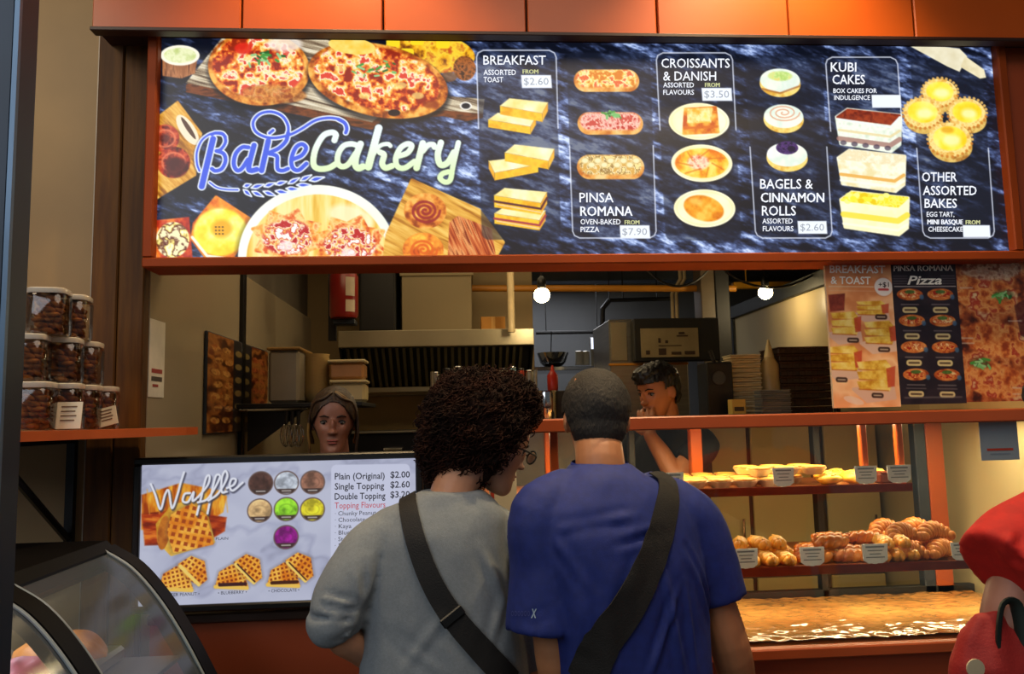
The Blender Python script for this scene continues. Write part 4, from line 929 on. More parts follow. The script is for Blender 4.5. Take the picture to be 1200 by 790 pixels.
tw1 = twist('braided_pastry', M_gold); tw2 = twist('glazed_twist', M_amber, 4, .019, .11); tw3 = twist('nut_twist', M_gold, 6, .018, .10, white=True)
def place_row(src, spots, label, group, zb=S2Z):
    for i, (px, Y_, lv, rz) in enumerate(spots):
        p = W(px, 650, Y_); n_ = sum(1 for q in spots if q[2] == lv and q[:2] < (px, Y_))
        put(src, (p.x, p.y, zb+.001+lv*.038), rz, label+(', on top, ' if lv else ', bottom layer, ')+ORD[n_]+' from the left', group)
place_row(tw1, [(x, y, 0, PI/2+random.uniform(-.1, .1)) for x in (859, 879, 899, 919) for y in (2.46, 2.575)]+[(868, 2.53, 1, 1.2), (890, 2.53, 1, 1.7), (912, 2.53, 1, 1.4)], 'golden braided pastry at the left end', 'braided pastries on the lower shelf')
place_row(tw2, [(x, y, 0, random.uniform(-.05, .05)) for x in (953, 996) for y in (2.46, 2.53, 2.60)]+[(974, 2.495, 1, .05), (974, 2.565, 1, -.05), (1012, 2.57, 1, .1), (1000, 2.68, 0, .1), (1044, 2.70, 0, .1)], 'amber glazed twist in the middle pile', 'glazed twists on the lower shelf')
place_row(tw3, [(1029, 2.465, 0, 1.57), (1046, 2.465, 0, 1.5), (1063, 2.47, 0, 1.5), (1048, 2.60, 0, .1), (1036, 2.47, 1, 1.4), (1054, 2.48, 1, 1.5), (1046, 2.60, 1, .3)], 'pale nut twist behind the third card', 'nut twists on the lower shelf')
def croissant():
    t = thing('croissant', (0, 0, 0), 'x', 'croissant'); b = MB()
    for k in range(9):
        a = -1.15+2.3*k/8; s = math.cos(a*1.12); r = .010+.021*max(0, s); c = (math.sin(a)*.052, (math.cos(a)-1)*.045, r)
        M = Matrix.Rotation(-a, 3, 'Z'); b.ell(c, (.0125, r*1.15, r), M, 14, 9)
    b.build('pastry', M_crois, t, smooth=True); return t
cr0 = croissant()
CS = [(dx, dy, lv, rz) for lv, xs, dys in ((0, (-.175, -.058), (2.465, 2.565, 2.665)), (1, (-.165, -.055), (2.515, 2.615))) for dx in xs for dy in dys for rz in (random.uniform(-.15, .15),)]
for i, (dx, dy, lv, rz) in enumerate(CS):
    n_ = sum(1 for q in CS[:i] if q[2] == lv and q[0] == dx)
    put(cr0, (s2x+dx, dy, S2Z+.001+lv*.050), rz, 'brown croissant of the right-hand pile, %s layer, %s, %s from the front' % (('bottom', 'middle', 'top')[lv], 'left column' if dx < -.15 else 'right column', ORD[n_]), 'croissants on the lower shelf')
# left part of both shelves behind the customers stays sparse; a cream card stands between the two customers
p0, p1 = W(574, 606, 2.28), W(605, 545, 2.28)
o = thing('notice_card', ((p0.x+p1.x)/2, 2.29, p0.z), 'cream notice card with a red stripe seen between the two customers', 'notice')
MB().box((p0.x, 2.285, p0.z), (p1.x, 2.291, p1.z), ch=.001).build('card', mat('cream_notice', '#d8ccae', .6), o)
MB().box((p0.x+.004, 2.2835, p0.z+.01), (p0.x+.014, 2.2845, p1.z-.03)).build('red_stripe', mat('red_stripe', '#b83a20', .5), o)
# plain notice sheet on the right pane and on the left kitchen wall
def notice(a, b, n, label, nm='notice_sheet', dark='#4a5055'):
    # a: corner (x,y,z) , b: opposite corner, on plane n ('x' or 'y')
    t = thing(nm, (a[0], a[1], a[2]), label, 'notice'); A_, B_ = Vector(a), Vector(b)
    e = Vector((.002, 0, 0)) if n == 'x' else Vector((0, -.002, 0))
    MB().box(A_, B_+e).build('sheet', mat('notice_paper_'+n, '#8f9a9e' if n == 'y' else '#c9c2ae', .4, var=.03), t)
    return t, A_, B_
a, b2 = W(1150, 540, 2.322), W(1190, 487, 2.322)
t, A_, B_ = notice((a.x, 2.322, a.z), (b2.x, 2.322, b2.z), 'y', 'blue-grey notice sheet stuck to the right end of the case glass')
MB().box((A_.x+.02, 2.3185, A_.z+.030), (B_.x-.02, 2.3195, A_.z+.037)).build('red_line', mat('red_stripe', '#b83a20', .5), t)
MB().box((A_.x+.03, 2.3185, A_.z+.018), (B_.x-.03, 2.3195, A_.z+.022)).build('printed_lines', M_cardl, t)
y0, y1 = WX(163, 460, XL).y, WX(186, 460, XL).y
z0, z1 = WX(175, 465, XL).z, WX(175, 372, XL).z
y0 = max(y0, 2.41)
t = thing('notice_sheet', (XL, y0, z0), 'white notice sheet on the left kitchen wall near the pillar', 'notice')
MB().box((XL-.005, y0, z0), (XL-.003, y1+.05, z1), ch=0).build('sheet', mat('notice_paper_x', '#ece6d4', .4), t)
MB().box((XL-.0028, y0+.02, z0+.075), (XL-.002, y1+.03, z0+.088)).build('red_line', mat('red_line_ink', '#a03a34', .6), t)
MB().box((XL-.0028, y0+.02, z0+.05), (XL-.002, y1+.03, z0+.064)).build('dark_line', mat('card_ink_dark', '#4a4038', .6), t)
MB().box((XL-.0028, y0+.03, z0+.032), (XL-.002, y1+.0, z0+.04)).build('red_line', mat('red_line_ink', '#a03a34', .6), t)
# reflection of the right-hand posters in the glossy left wall, painted on a board
ya, yb = WX(240, 450, XL).y, WX(312, 450, XL).y
zt, zb = WX(240, 387, XL).z, WX(240, 509, XL).z
C = Canvas(110, 130, 1.2, [(0, 0), (110, 0), (110, 130), (0, 130)])
C.A = tex([(70, 34, 16), (140, 80, 34), (180, 120, 56), (120, 60, 30)], .08, 12, gain=2.4)(C.X, C.Y)
C.poly([(40, 0), (74, 0), (74, 130), (40, 130)], (40, 38, 44))
for r in range(6):
    for q_ in (49, 64): C.ell((q_, 18+r*19), 6, 4.5, (150, 130, 80))
for r in range(7):
    for q_ in range(2): C.ell((12+q_*17+(r % 2)*4, 18+r*16), 7, 4.2, tex([(130, 70, 30), (215, 165, 90), (170, 90, 40)], .2, r+q_), .2*(-1)**r); C.ell((82+q_*15, 20+r*16), 7, 4.6, tex([(110, 40, 20), (190, 110, 60), (150, 60, 30)], .2, r+q_+9))
t = thing('menu_poster', (XL, ya, zb), 'dim reflection of the menu posters, painted on a board on the left wall', 'poster')
MB().box((XL-.004, ya, zb), (XL+.006, yb, zt), ch=.001).build('backing', mat('reflection_edge', '#3c4450', .5), t)
me = C.mesh('print', (XL+.008, ya+.004, zt-.004), (0, yb-ya-.008, 0), (0, 0, zb-zt+.008)); finish('print', me, printmat('wall_reflection_print', 0, .3), t)
def rods(b, pts, r=.004):
    for p in pts: b.tube([p, (p[0], p[1], 2.785)], r, 6)
    return b
# ------------------------------------------------------------------ kitchen behind the counter
M_duct = mat('dull_duct_metal', '#8c7c5c', .5, .35, var=.06, vs=2)
M_hood = mat('hood_steel', '#a89c80', .35, .6, var=.1, vs=3)
HY = 4.35
a, b2 = W(396, 388, HY), W(626, 405, HY)
hx0, hx1, hz1, hz0 = a.x, b2.x, a.z, W(500, 406, HY).z
hood = thing('extractor_hood', ((hx0+hx1)/2, HY+.3, hz0-.22), 'long stainless extractor hood with vertical baffle filters', 'extractor hood')
MB().box((hx0, HY, hz0), (hx1, 4.98, hz1), ch=.004).build('hood_face', M_hood, hood)
MB().box((hx0, HY+.28, hz0-.245), (hx1, HY+.31, hz0-.215), ch=.003).build('grease_lip', M_hood, hood)
MB().box((hx0, HY+.31, hz0-.26), (hx1, 4.98, hz0-.24)).build('grease_tray', M_duct, hood)
for sx in (hx0, hx1-.012): MB().prism([(sx, HY+.02, hz0), (sx, HY+.30, hz0-.24), (sx, 4.98, hz0-.24), (sx, 4.98, hz0)], (.012, 0, 0), None).build('hood_side', M_blackm, hood)
M_baf = mat('baffle_steel', '#6e6448', .4, .6, var=.15, vs=6)
nb = 26; st = (hx1-hx0-.08)/nb
MB().prism([(hx0+.02, HY+.06, hz0), (hx0+.02, HY+.33, hz0-.21), (hx0+.02, HY+.34, hz0-.21), (hx0+.02, HY+.08, hz0)], (hx1-hx0-.04, 0, 0), None).build('filter_back', M_blackm, hood)
for i in range(nb):
    x = hx0+.04+i*st; tl = random.uniform(-.004, .004)
    MB().prism([(x, HY+.03, hz0-.004), (x+tl, HY+.29, hz0-.212), (x+tl, HY+.315, hz0-.206), (x, HY+.055, hz0-.004)], (st*.42, 0, 0), None).build('baffle', M_baf, hood)
# duct and dark cabinet above the hood
a, b2 = W(471, 386, 4.55), W(552, 300, 4.55)
dct = thing('exhaust_duct', ((a.x+b2.x)/2, 4.7, hz1), 'square sheet metal exhaust duct rising from the hood', 'duct')
MB().box((a.x, 4.55, hz1+.001), (b2.x, 4.97, 2.775), ch=.003).build('duct_body', M_duct, dct)
MB().box((a.x-.012, 4.54, 2.35), (b2.x+.012, 4.98, 2.38), ch=.003).build('flange', M_duct, dct)
a, b2 = W(421, 388, 4.5), W(469, 300, 4.5)
o = thing('electrical_cabinet', (a.x, 4.6, hz1), 'matt black cabinet above the hood, left of the duct', 'cabinet')
b2.x -= .03
MB().box((a.x, 4.5, hz1+.002), (b2.x, 4.9, 2.70), ch=.004).build('cabinet_body', M_blackm, o)
MB().box((a.x+.01, 4.492, hz1+.02), (b2.x-.01, 4.499, 2.5), ch=.002).build('cabinet_door', mat('black_door', '#0e0d0c', .4), o)
# fire extinguisher on bracket
p = W(403, 348, 3.9); zt, zb = W(403, 318, 3.9).z, W(403, 374, 3.9).z
fx = thing('fire_extinguisher', (p.x, 3.9, zb), 'red fire extinguisher with pale label hung high at the left', 'fire extinguisher')
r = .072
MB().lathe([(.01, zb), (r*.9, zb+.004), (r, zb+.02), (r, zt-.03), (r*.8, zt-.004), (.02, zt+.01), (.02, zt+.05)], (p.x, 3.9, 0), 24).build('cylinder', mat('extinguisher_red', '#7e1208', .3, var=.08), fx, smooth='auto')
me = MB()
for (z0_, z1_) in ((zb+.11, zt-.04), (zb+.03, zb+.09)):
    R = [[Vector((p.x+(r+.001)*math.cos(t_), 3.9+(r+.001)*math.sin(t_), z)) for z in (z0_, z1_)] for t_ in [math.radians(-75+k*8) for k in range(6)]]
    vs = [v for q in R for v in q]; me.add(vs, [(i*2, i*2+2, i*2+3, i*2+1) for i in range(5)])
    me.build('label', mat('pale_label', '#b8a890', .5), fx); me = MB()
MB().box((p.x-.05, 3.87, zb-.03), (p.x+.06, 3.96, zb-.004), ch=.004).build('bracket', mat('blue_black_bracket', '#15202e', .4), fx)
MB().tube([(p.x, 3.9, zt+.05), (p.x+.04, 3.9, zt+.08), (p.x+.07, 3.9, zt+.06)], .010, 8).build('valve', M_blackm, fx)
MB().box((p.x-.09, 3.97, zb-.1), (p.x-.05, 4.0, 2.78)).build('hanger_rail', M_blackm, fx)
# overhead pipes
M_yel = mat('yellow_pipe', '#b8781e', .45, var=.1, vs=5); M_pale = mat('pale_pipe', '#c0aa80', .5)
pA = W(553, 338, 4.8); pB = W(862, 339, 4.8)
o = MB().tube([pA, (pB.x, 4.8, pA.z-.02)], .022, 10).build('gas_pipe', M_yel, None, pA, smooth='auto'); tag(o, 'long yellow pipe running across under the kitchen ceiling', 'pipe')
p1_, p2_ = W(860, 334, 5.2), W(932, 334, 5.2)
o = rods(MB(), [(p1_.x+.1, 5.23, p1_.z), (p2_.x+.3, 5.23, p1_.z)]).box((p1_.x, 5.2, p1_.z-.022), (p2_.x+.6, 5.26, p1_.z+.022), ch=.004).build('cable_tray', mat('bright_yellow_tray', '#d8960e', .5), None, p1_); tag(o, 'bright yellow cable tray behind the right-hand bulb', 'cable tray')
p = W(599, 360, 4.25); o = MB().tube([(p.x, 4.27, hz1-.03), (p.x, 4.27, 2.36), (p.x-.03, 4.27, 2.41), (p.x-.25, 4.28, 2.36), (p.x-.27, 4.28, 2.40), (p.x-.27, 4.28, 2.785)], .021, 12).build('riser_pipe', M_pale, None, (p.x, 4.27, hz1), smooth='auto'); tag(o, 'pale vertical pipe in front of the hood end with a bent top', 'pipe')
for px in (788, 793): 
    p = W(px, 358, 4.9); o = MB().tube([(p.x, 4.9, W(px, 374, 4.9).z), (p.x, 4.9, 2.28), (p.x+.06, 4.9, 2.38), (p.x+.06, 4.9, 2.785)], .012, 8).build('conduit', M_pale, None, (p.x, 4.9, 1.9), smooth='auto'); tag(o, 'pale conduit behind the oven board, %s of the pair' % ('left' if px == 788 else 'right'), 'conduit')
o = rods(MB(), [W(730, 352, 5.6), W(770, 351, 5.6)]).tube([W(714, 352, 5.6), W(786, 350, 5.6)], .016, 8).build('rail_pipe', M_blackm, None, W(714, 352, 5.6)); tag(o, 'black horizontal pipe high on the wall above the oven', 'pipe')
o = rods(MB(), [W(640, 390, 6.4), W(700, 389, 6.4)]).tube([W(628, 390, 6.4), W(712, 389, 6.4)], .016, 8).build('rail_pipe', M_blackm, None, W(628, 390, 6.4)); tag(o, 'black horizontal rail above the hanging wok', 'pipe')
o = rods(MB(), [W(714, 352, 5.6)]).tube([W(706, 384, 5.6), W(706, 362, 5.6), W(714, 352, 5.6)], .02, 8).build('elbow_pipe', mat('dark_blue_pipe', '#1c2030', .5), None, W(706, 384, 5.6)); tag(o, 'dark bent pipe left of the steel oven', 'pipe')
def beam(a, b, t, m, label):
    o = MB().box(a, b, ch=.006).build('ceiling_beam', m, None, a); tag(o, label, 'beam')
beam((-.2, 5.6, 2.5), (2.0, 5.75, 2.62), 0, mat('blue_grey_beam', '#3c4450', .6), 'blue-grey beam under the far kitchen ceiling')
beam((1.05, 3.9, 2.60), (3.6, 4.05, 2.70), 0, mat('dark_beam', '#2c2a28', .6), 'dark ceiling beam above the right-hand wall')
p = W(838, 380, 4.7)
o = thing('dark_column', (p.x, 4.7, 0), 'dark square column at the right behind the oven board', 'column')
MB().box((p.x-.08, 4.7, 0), (p.x+.01, 4.85, 2.77), ch=.004).build('column_face', mat('brown_grey_column', '#5a4c38', .5), o)
MB().box((p.x+.011, 4.69, 0), (p.x+.10, 4.85, 2.77), ch=.004).build('column_trim', M_blackm, o)
# cables sagging under ceiling
for (x0, x1, y, lab) in ((760, 830, 4.6, 'black cable sagging between fittings near the column'), (850, 960, 4.2, 'black cable sagging above the right-hand wall')):
    a, b2 = W(x0, 318, y), W(x1, 316, y); P = [a.lerp(b2, k/10)-Vector((0, 0, .10*math.sin(PI*k/10)**.8)) for k in range(11)]
    o = rods(MB(), [P[0], P[-1]], .007).tube(P, .007, 6).build('cable', M_black, None, a); tag(o, lab, 'cable')
# bulbs
M_bulb = mat('lit_bulb', '#fff4d8', .4, emit='#ffe2a4', es=28)
for (px, py, Y_, lab) in ((635, 346, 3.9, 'bare glowing bulb hanging left above the kitchen'), (897, 343, 4.4, 'glowing bulb under a small shade hanging right above the kitchen')):
    p = W(px, py, Y_); t = thing('pendant_bulb', (p.x, p.y, p.z), lab, 'light bulb')
    MB().ell(p, (.042, .042, .040), None, 16, 12).build('bulb', M_bulb, t, smooth=True)
    MB().lathe([(.018, p.z+.034), (.024, p.z+.05), (.022, p.z+.085), (.008, p.z+.1)], (p.x, p.y, 0), 14).build('socket', M_black, t, smooth='auto')
    MB().tube([(p.x, p.y, p.z+.09), (p.x, p.y, 2.78)], .004, 6).build('cord', M_black, t)
    light('POINT', (p.x, p.y-.0, p.z-.07), 3, (1, .80, .48), .04, name='bulb_light')
# cardboard box on hood
a, b2 = W(564, 386, 4.45), W(592, 371, 4.45)
o = thing('cardboard_box', ((a.x+b2.x)/2, 4.5, hz1), 'flat orange-brown cardboard box on top of the hood', 'box')
MB().box((a.x, 4.45, hz1+.001), (b2.x, 4.6, b2.z), ch=.002).build('carton', mat('cardboard', '#b07830', .8, var=.08), o)
MB().box(((a.x+b2.x)/2-.012, 4.4485, hz1+.001), ((a.x+b2.x)/2+.012, 4.4495, b2.z)).build('tape', mat('carton_tape', '#c8954a', .4), o)
# cooking line under the hood
o = thing('cooking_range', (-.3, 4.7, 0), 'black cooking range under the hood with a chrome handle', 'cooking range')
kz = W(450, 508, 4.4).z
MB().box((W(396, 510, 4.4).x, 4.4, 0), (W(600, 510, 4.4).x, 4.98, kz), ch=.006).build('range_body', M_black, o)
a = W(450, 527, 4.39); b2 = W(472, 527, 4.39); MB().tube([a, (b2.x, 4.37, a.z)], .010, 8).build('handle', M_chrome, o)
MB().box((W(396, 510, 4.4).x, 4.38, kz), (W(600, 510, 4.4).x, 4.98, kz+.012), ch=.003).build('hob_top', M_steel2, o)
# rack of utensils and jars right behind the woman's head
def pot(name, px, py0, py1, w, Y_, m, label, cat, taper=1.0, lid=None):
    c = W(px, py1, Y_); h = W(px, py0, Y_).z-c.z; r = w*.5*Y_/900
    t = thing(name, (c.x, Y_, c.z), label, cat)
    MB().lathe([(r*taper*.9, c.z), (r*taper, c.z+h*.05), (r, c.z+h*.93), (r*.96, c.z+h), (r*.9, c.z+h*.99), (r*.88*taper, c.z+h*.1)], (c.x, Y_, 0), 18).build('body', m, t, smooth='auto')
    if lid: MB().lathe([(r*1.02, c.z+h), (r*1.04, c.z+h*1.06), (r*.9, c.z+h*1.1), (r*.1, c.z+h*1.12)], (c.x, Y_, 0), 18).build('lid', lid, t, smooth='auto')
    return t, c, h, r
sz = W(560, 458, 4.2).z
o = thing('wire_rack', (W(560, 458, 4.2).x, 4.2, 0), 'steel standing rack seen between the hood and the two customers', 'rack')
ra, rb = W(505, 458, 4.15).x, W(628, 458, 4.15).x
for z in (sz-.012, sz-.45, sz-.9): MB().box((ra, 4.05, z), (rb, 4.30, z+.012), ch=.003).build('rack_shelf', M_steel2, o)
for x in (ra+.01, rb-.01):
    for y in (4.06, 4.29): MB().tube([(x, y, 0), (x, y, sz+.10)], .010, 8).build('rack_post', M_steel, o)
for i, (px, w, hh, nm, c) in enumerate(((511, 9, 20, 'tall steel cup', None), (524, 10, 24, 'dark bottle', '#2a2018'), (537, 12, 26, 'white jar', '#c8c4b4'), (590, 10, 24, 'pale jar', '#a8a890'), (601, 9, 26, 'blue jar', '#7898a0'), (611, 8, 24, 'red jar', '#8a3020'), (621, 10, 22, 'steel shaker', None))):
    t_, c_, h_, r_ = pot('kitchen_jar', px, 458-hh, 458, w, 4.15, M_steel if c is None else mat('jar_'+nm.replace(' ', '_'), c, .3), nm+' on the steel rack behind the customers', 'jar', 1, M_black if i % 2 else M_chrome)
# left hand: white and grey containers on a wall shelf above the female worker
zs = W(350, 474, 3.6).z
o = thing('wall_shelf', (-.86, 3.6, zs-.02), 'dark wall shelf with containers above the female worker', 'shelf')
xe = W(438, 474, 3.75).x
MB().box((XL+.0, 3.3, zs-.018), (xe, 3.85, zs), ch=.002).build('board', M_blackm, o)
MB().prism([(XL+.05, 3.32, zs-.02), (XL+.05, 3.32, zs-.2), (XL+.30, 3.32, zs-.02)], (0, .015, 0), None).build('bracket', M_blackm, o)
def tubbox(x0, x1, y0, y1, z0, h, m, lidm, label, nm='storage_tub'):
    t = thing(nm, ((x0+x1)/2, (y0+y1)/2, z0), label, 'storage tub')
    MB().box((x0, y0, z0+.001), (x1, y1, z0+h), ch=.012).build('tub', m, t)
    MB().box((x0-.006, y0-.006, z0+h+.0005), (x1+.006, y1+.006, z0+h+.014), ch=.004).build('lid', lidm, t)
    return t
M_cl = mat('cloudy_plastic', '#8f8878', .35, var=.06); M_cl2 = mat('cream_plastic', '#c8b88a', .4, var=.05)
xa_, xb_ = W(316, 440, 3.35).x, W(352, 440, 3.35).x
tubbox(max(XL+.01, xa_), xb_, 3.32, 3.6, zs, .225, M_cl, mat('brown_lid', '#8a6a34', .5), 'large grey tub with a brown lid on the wall shelf')
c1_, c2_ = W(391, 450, 3.5).x, W(430, 450, 3.5).x
tubbox(c1_, c2_, 3.42, 3.56, zs, .085, M_cl2, M_cl2, 'lower cream tub at the right end of the wall shelf')
tubbox(c1_-.01, c2_-.004, 3.43, 3.55, zs+.101, .075, mat('amber_plastic', '#a87848', .4), M_cl2, 'upper amber tub at the right end of the wall shelf')
xc = W(370, 440, 3.5).x
def bowlst(name, x, y, z0, n, r, dz, m, lab, h=.05):
    for k in range(n):
        t = thing(name, (x, y, z0+k*dz), lab % (ORD[k]), 'bowl', 'nested bowls '+lab.split(',')[0].split(' bowl')[0])
        o_ = MB().lathe([(r*.55, z0+k*dz+.001), (r*.9, z0+k*dz+h*.6), (r, z0+k*dz+h), (r*.96, z0+k*dz+h), (r*.86, z0+k*dz+h*.62), (r*.5, z0+k*dz+.006)], (x, y, 0), 20).build('bowl', m, t, smooth='auto')
bowlst('paper_bowl', xc, 3.5, zs, 11, .062, .017, mat('cream_paper_bowl', '#c4a870', .6), 'cream paper bowl nested in the stack left of the tubs, %s from below', .05)
# hanging whisks by the left wall
for i, px in enumerate((336, 343, 350)):
    a, b2 = W(px, 482, 3.3), W(px-2, 524, 3.3); t = thing('whisk', (a.x, 3.3, b2.z), 'steel whisk hanging below the wall shelf, %s of three' % ('leftmost', 'middle', 'rightmost')[i], 'whisk')
    MB().tube([a, a.lerp(b2, .35)], .008, 8).build('handle', M_blackm, t)
    g = MB(); m_ = a.lerp(b2, .35); L = (b2-m_).length
    for k in range(4):
        an = k*PI/4; g.tube([m_+Vector((math.cos(an)*.022*math.sin(PI*s/12)*(1 if s <= 12 else 1), math.sin(an)*.022*math.sin(PI*s/12), -L*(s/6 if s <= 6 else (12-s)/6))) if False else m_+Vector((math.cos(an)*.024*math.sin(2*PI*s/12), math.sin(an)*.024*math.sin(2*PI*s/12), -L*(1-math.cos(2*PI*s/12))/2)) for s in range(13)], .0016, 5)
    g.build('wires', M_chrome, t, kind='stuff')
MB().tube([(XL+.02, 3.3, W(340, 480, 3.3).z), (W(360, 480, 3.3).x, 3.3, W(340, 480, 3.3).z)], .005, 6).build('hook_rail', M_chrome, o)
# far room: shelf with wok, lit tablet, jars
zf_ = W(680, 430, 5.9).z
o = thing('steel_shelf', (W(680, 430, 5.9).x, 5.9, zf_-.03), 'bright steel shelf in the far kitchen under the wok', 'shelf')
fa, fb = W(625, 430, 5.9).x, W(745, 430, 5.9).x
MB().box((fa, 5.8, zf_-.03), (fb, 6.3, zf_), ch=.003).build('shelf_board', M_chrome, o)
MB().box((fa-.03, 5.8, 0), (fa, 5.84, zf_+.2), ch=.003).build('yellow_post', M_yel, o)
MB().box((fb-.03, 5.8, 0), (fb, 5.84, zf_), ch=.003).build('post', M_steel, o)
MB().box((fa, 5.8, zf_-.48), (fb, 6.3, zf_-.46), ch=.003).build('lower_board', M_steel, o)
p = W(648, 425, 5.95); r = .125
o = thing('wok', (p.x, 5.95, zf_), 'shiny steel wok on the far shelf under the hanging bulb', 'wok')
MB().lathe([(.05, zf_+.005), (r*.8, zf_+.04), (r, zf_+.115), (r*.97, zf_+.115), (r*.75, zf_+.045), (.03, zf_+.012)], (p.x, 5.95, 0), 26).build('pan', M_chrome, o, smooth='auto')
MB().lathe([(.055, zf_+.001), (r*.72, zf_+.030), (r*.70, zf_+.034), (.05, zf_+.006)], (p.x, 5.95, 0), 24).build('dark_base', M_black, o)
MB().tube([(p.x, 5.95+r-.005, zf_+.11), (p.x+.01, 5.95+r, zf_+.3)], .004, 6).build('handle', M_black, o)
a, b2 = W(692, 409, 5.95), W(716, 395, 5.95)
o = thing('lit_panel', ((a.x+b2.x)/2, 5.95, zf_), 'small bright white lit panel beside the steel oven', 'lit panel')
MB().box((a.x, 5.95, zf_+.002), (b2.x, 5.99, b2.z), ch=.004).build('casing', M_steel, o)
MB().box((a.x+.006, 5.945, a.z), (b2.x-.006, 5.949, b2.z-.004)).build('lit_face', mat('lit_cool_face', '#dfe8ff', .4, emit='#dce6ff', es=1.6), o)
for i, (px, w) in enumerate(((679, 10), (687, 9))): pot('glass_jar', px, 413, 428, w, 5.9, mat('pale_glassy_jar', '#a8a8a0', .15), 'small pale jar on the far steel shelf, %s' % ('left' if i == 0 else 'right'), 'jar', 1, M_steel)
# red sauce bottle and steel canister between the customers' heads
c = W(648, 458, 3.5)
o = thing('sauce_bottle', (c.x, 3.5, c.z), 'red sauce bottle standing between the two customers heads', 'bottle')
h = W(648, 428, 3.5).z-c.z
MB().lathe([(.022, c.z), (.025, c.z+.01), (.025, c.z+h*.6), (.012, c.z+h*.75)], (c.x, 3.5, 0), 16).build('bottle_body', mat('red_sauce', '#b02818', .3), o, smooth='auto')
MB().lathe([(.011, c.z+h*.75), (.004, c.z+h)], (c.x, 3.5, 0), 12).build('nozzle', mat('red_nozzle', '#c8402c', .4), o)
pot('steel_canister', 641, 458, 500, 26, 3.46, M_chrome, 'polished steel canister behind the orange post between the customers', 'canister')
o = thing('prep_counter', (.35, 3.55, 0), 'steel prep counter behind the customers in mid kitchen', 'counter')
MB().box((W(560, 500, 3.4).x, 3.38, 0), (W(700, 500, 3.4).x, 3.75, W(641, 500, 3.46).z-.004), ch=.004).build('cabinet', M_steel2, o)
MB().box((W(560, 500, 3.4).x+.02, 3.372, .1), (W(628, 500, 3.4).x, 3.379, 1.2), ch=.002).build('door', M_steel, o)
c = W(648, 458, 3.5); MB().box((c.x-.012, 3.46, W(641, 500, 3.46).z-.001), (c.x+.06, 3.54, c.z-.001), ch=.003).build('riser', M_blackm, o)
# steel oven and the dark framed board
OY = 4.5
a, b2 = W(715, 427, OY), W(746, 374, OY)
o = thing('steel_oven', (a.x, OY, 0), 'tall stainless oven cabinet beside the dark framed board', 'oven')
MB().box((a.x, OY, 0), (b2.x+.30, OY+.55, b2.z), ch=.006).build('cabinet', M_steel, o)
MB().box((a.x-.01, OY-.012, a.z-.01), (b2.x+.30, OY-.001, a.z+.004), ch=.002).build('brass_ledge', M_yel, o)
MB().box((a.x+.01, OY-.008, a.z+.02), (a.x+.105, OY-.001, b2.z-.02), ch=.003).build('door', M_hood, o)
a, b2 = W(744, 424, OY-.1), W(843, 374, OY-.1)
o = thing('oven_control_board', (a.x, OY-.1, a.z), 'dark framed board with pale instruction sticker above the young worker', 'control board')
MB().box((a.x, OY-.1, a.z), (b2.x, OY-.02, b2.z+.01), ch=.006).build('frame', M_blackm, o)
s1, s2 = W(752, 419, OY-.11), W(818, 384, OY-.11)
MB().box((s1.x, OY-.106, s1.z), (s2.x, OY-.101, s2.z)).build('sticker', mat('pale_sticker', '#8c7c5a', .5), o)
g = MB(); w = s2.x-s1.x; h = s2.z-s1.z
for (u, v, du, dv) in ((.08, .1, .07, .14), (.3, .08, .13, .22), (.52, .08, .17, .1), (.75, .08, .18, .12), (.3, .5, .04, .16), (.42, .48, .05, .1), (.62, .7, .2, .05), (.66, .78, .1, .08), (.3, .38, .4, .03)): g.box((s1.x+w*u, OY-.108, s1.z+h*v), (s1.x+w*(u+du), OY-.1065, s1.z+h*(v+dv)))
g.build('pictograms', mat('dark_pictogram', '#3c2a1c', .6), o, kind='stuff')
# cream store cupboards behind the display case with goods on top
KY = 3.62; KZ = W(900, 486, KY).z
ku = thing('store_cupboard', (1.45, KY+.2, 0), 'row of cream store cupboards behind the pastry case', 'cupboard')
kx = [W(p_, 500, KY).x for p_ in (790, 876, 962, 1062)]; kx[-1] = 2.02
MB().box((kx[0], KY+.02, 0), (kx[-1], KY+.42, KZ), ch=.004).build('carcass', mat('brown_carcass', '#3a2c1c', .6), ku)
for i in range(3):
    for z0_, z1_ in ((.08, .72), (.74, KZ-.02)):
        MB().box((kx[i]+.01, KY, z0_), (kx[i+1]-.01, KY+.018, z1_), ch=.004).build('door', mat('cream_cupboard', '#bda468', .45, var=.1, vs=2), ku)
for i in range(3): MB().tube([(kx[i+1]-.05, KY-.02, .86), (kx[i+1]-.05, KY-.02, 1.0)], .007, 8).build('handle', M_chrome, ku)
def onk(px): return W(px, 486, KY+.1).x
a, b2 = W(829, 461, KY+.05), W(858, 424, KY+.05)
o = thing('card_terminal_speaker', (a.x, KY+.1, KZ), 'small black loudspeaker box left of the stacked trays', 'speaker')
MB().box((a.x, KY+.05, KZ+.001), (b2.x, KY+.2, b2.z), ch=.006).build('housing', mat('speaker_black', '#11151a', .4), o)
c = W(842, 443, KY+.05)
MB().lathe([(.001, 0), (.028, 0), (.032, .004), (.034, .004)], (c.x, KY+.047, c.z), 20, rot=Matrix.Rotation(PI/2, 3, 'X')).build('cone', mat('speaker_cone', '#3c444c', .4), o)
MB().tube([(c.x, KY+.1, b2.z), (c.x-.02, KY+.1, b2.z+.06)], .01, 8).build('stand_top', M_blackm, o)
a, b2 = W(860, 460, KY+.06), W(892, 414, KY+.06); n = 13; dz = (b2.z-KZ)/n
tt = thing('takeaway_box', (0, 0, 0), 'x', 'takeaway box')
bx = (b2.x-a.x)/2
MB().box((-bx, -.06, .001), (bx, .06, dz*.62), ch=.003).build('tray', mat('kraft_tray', '#c4b088', .6), tt)
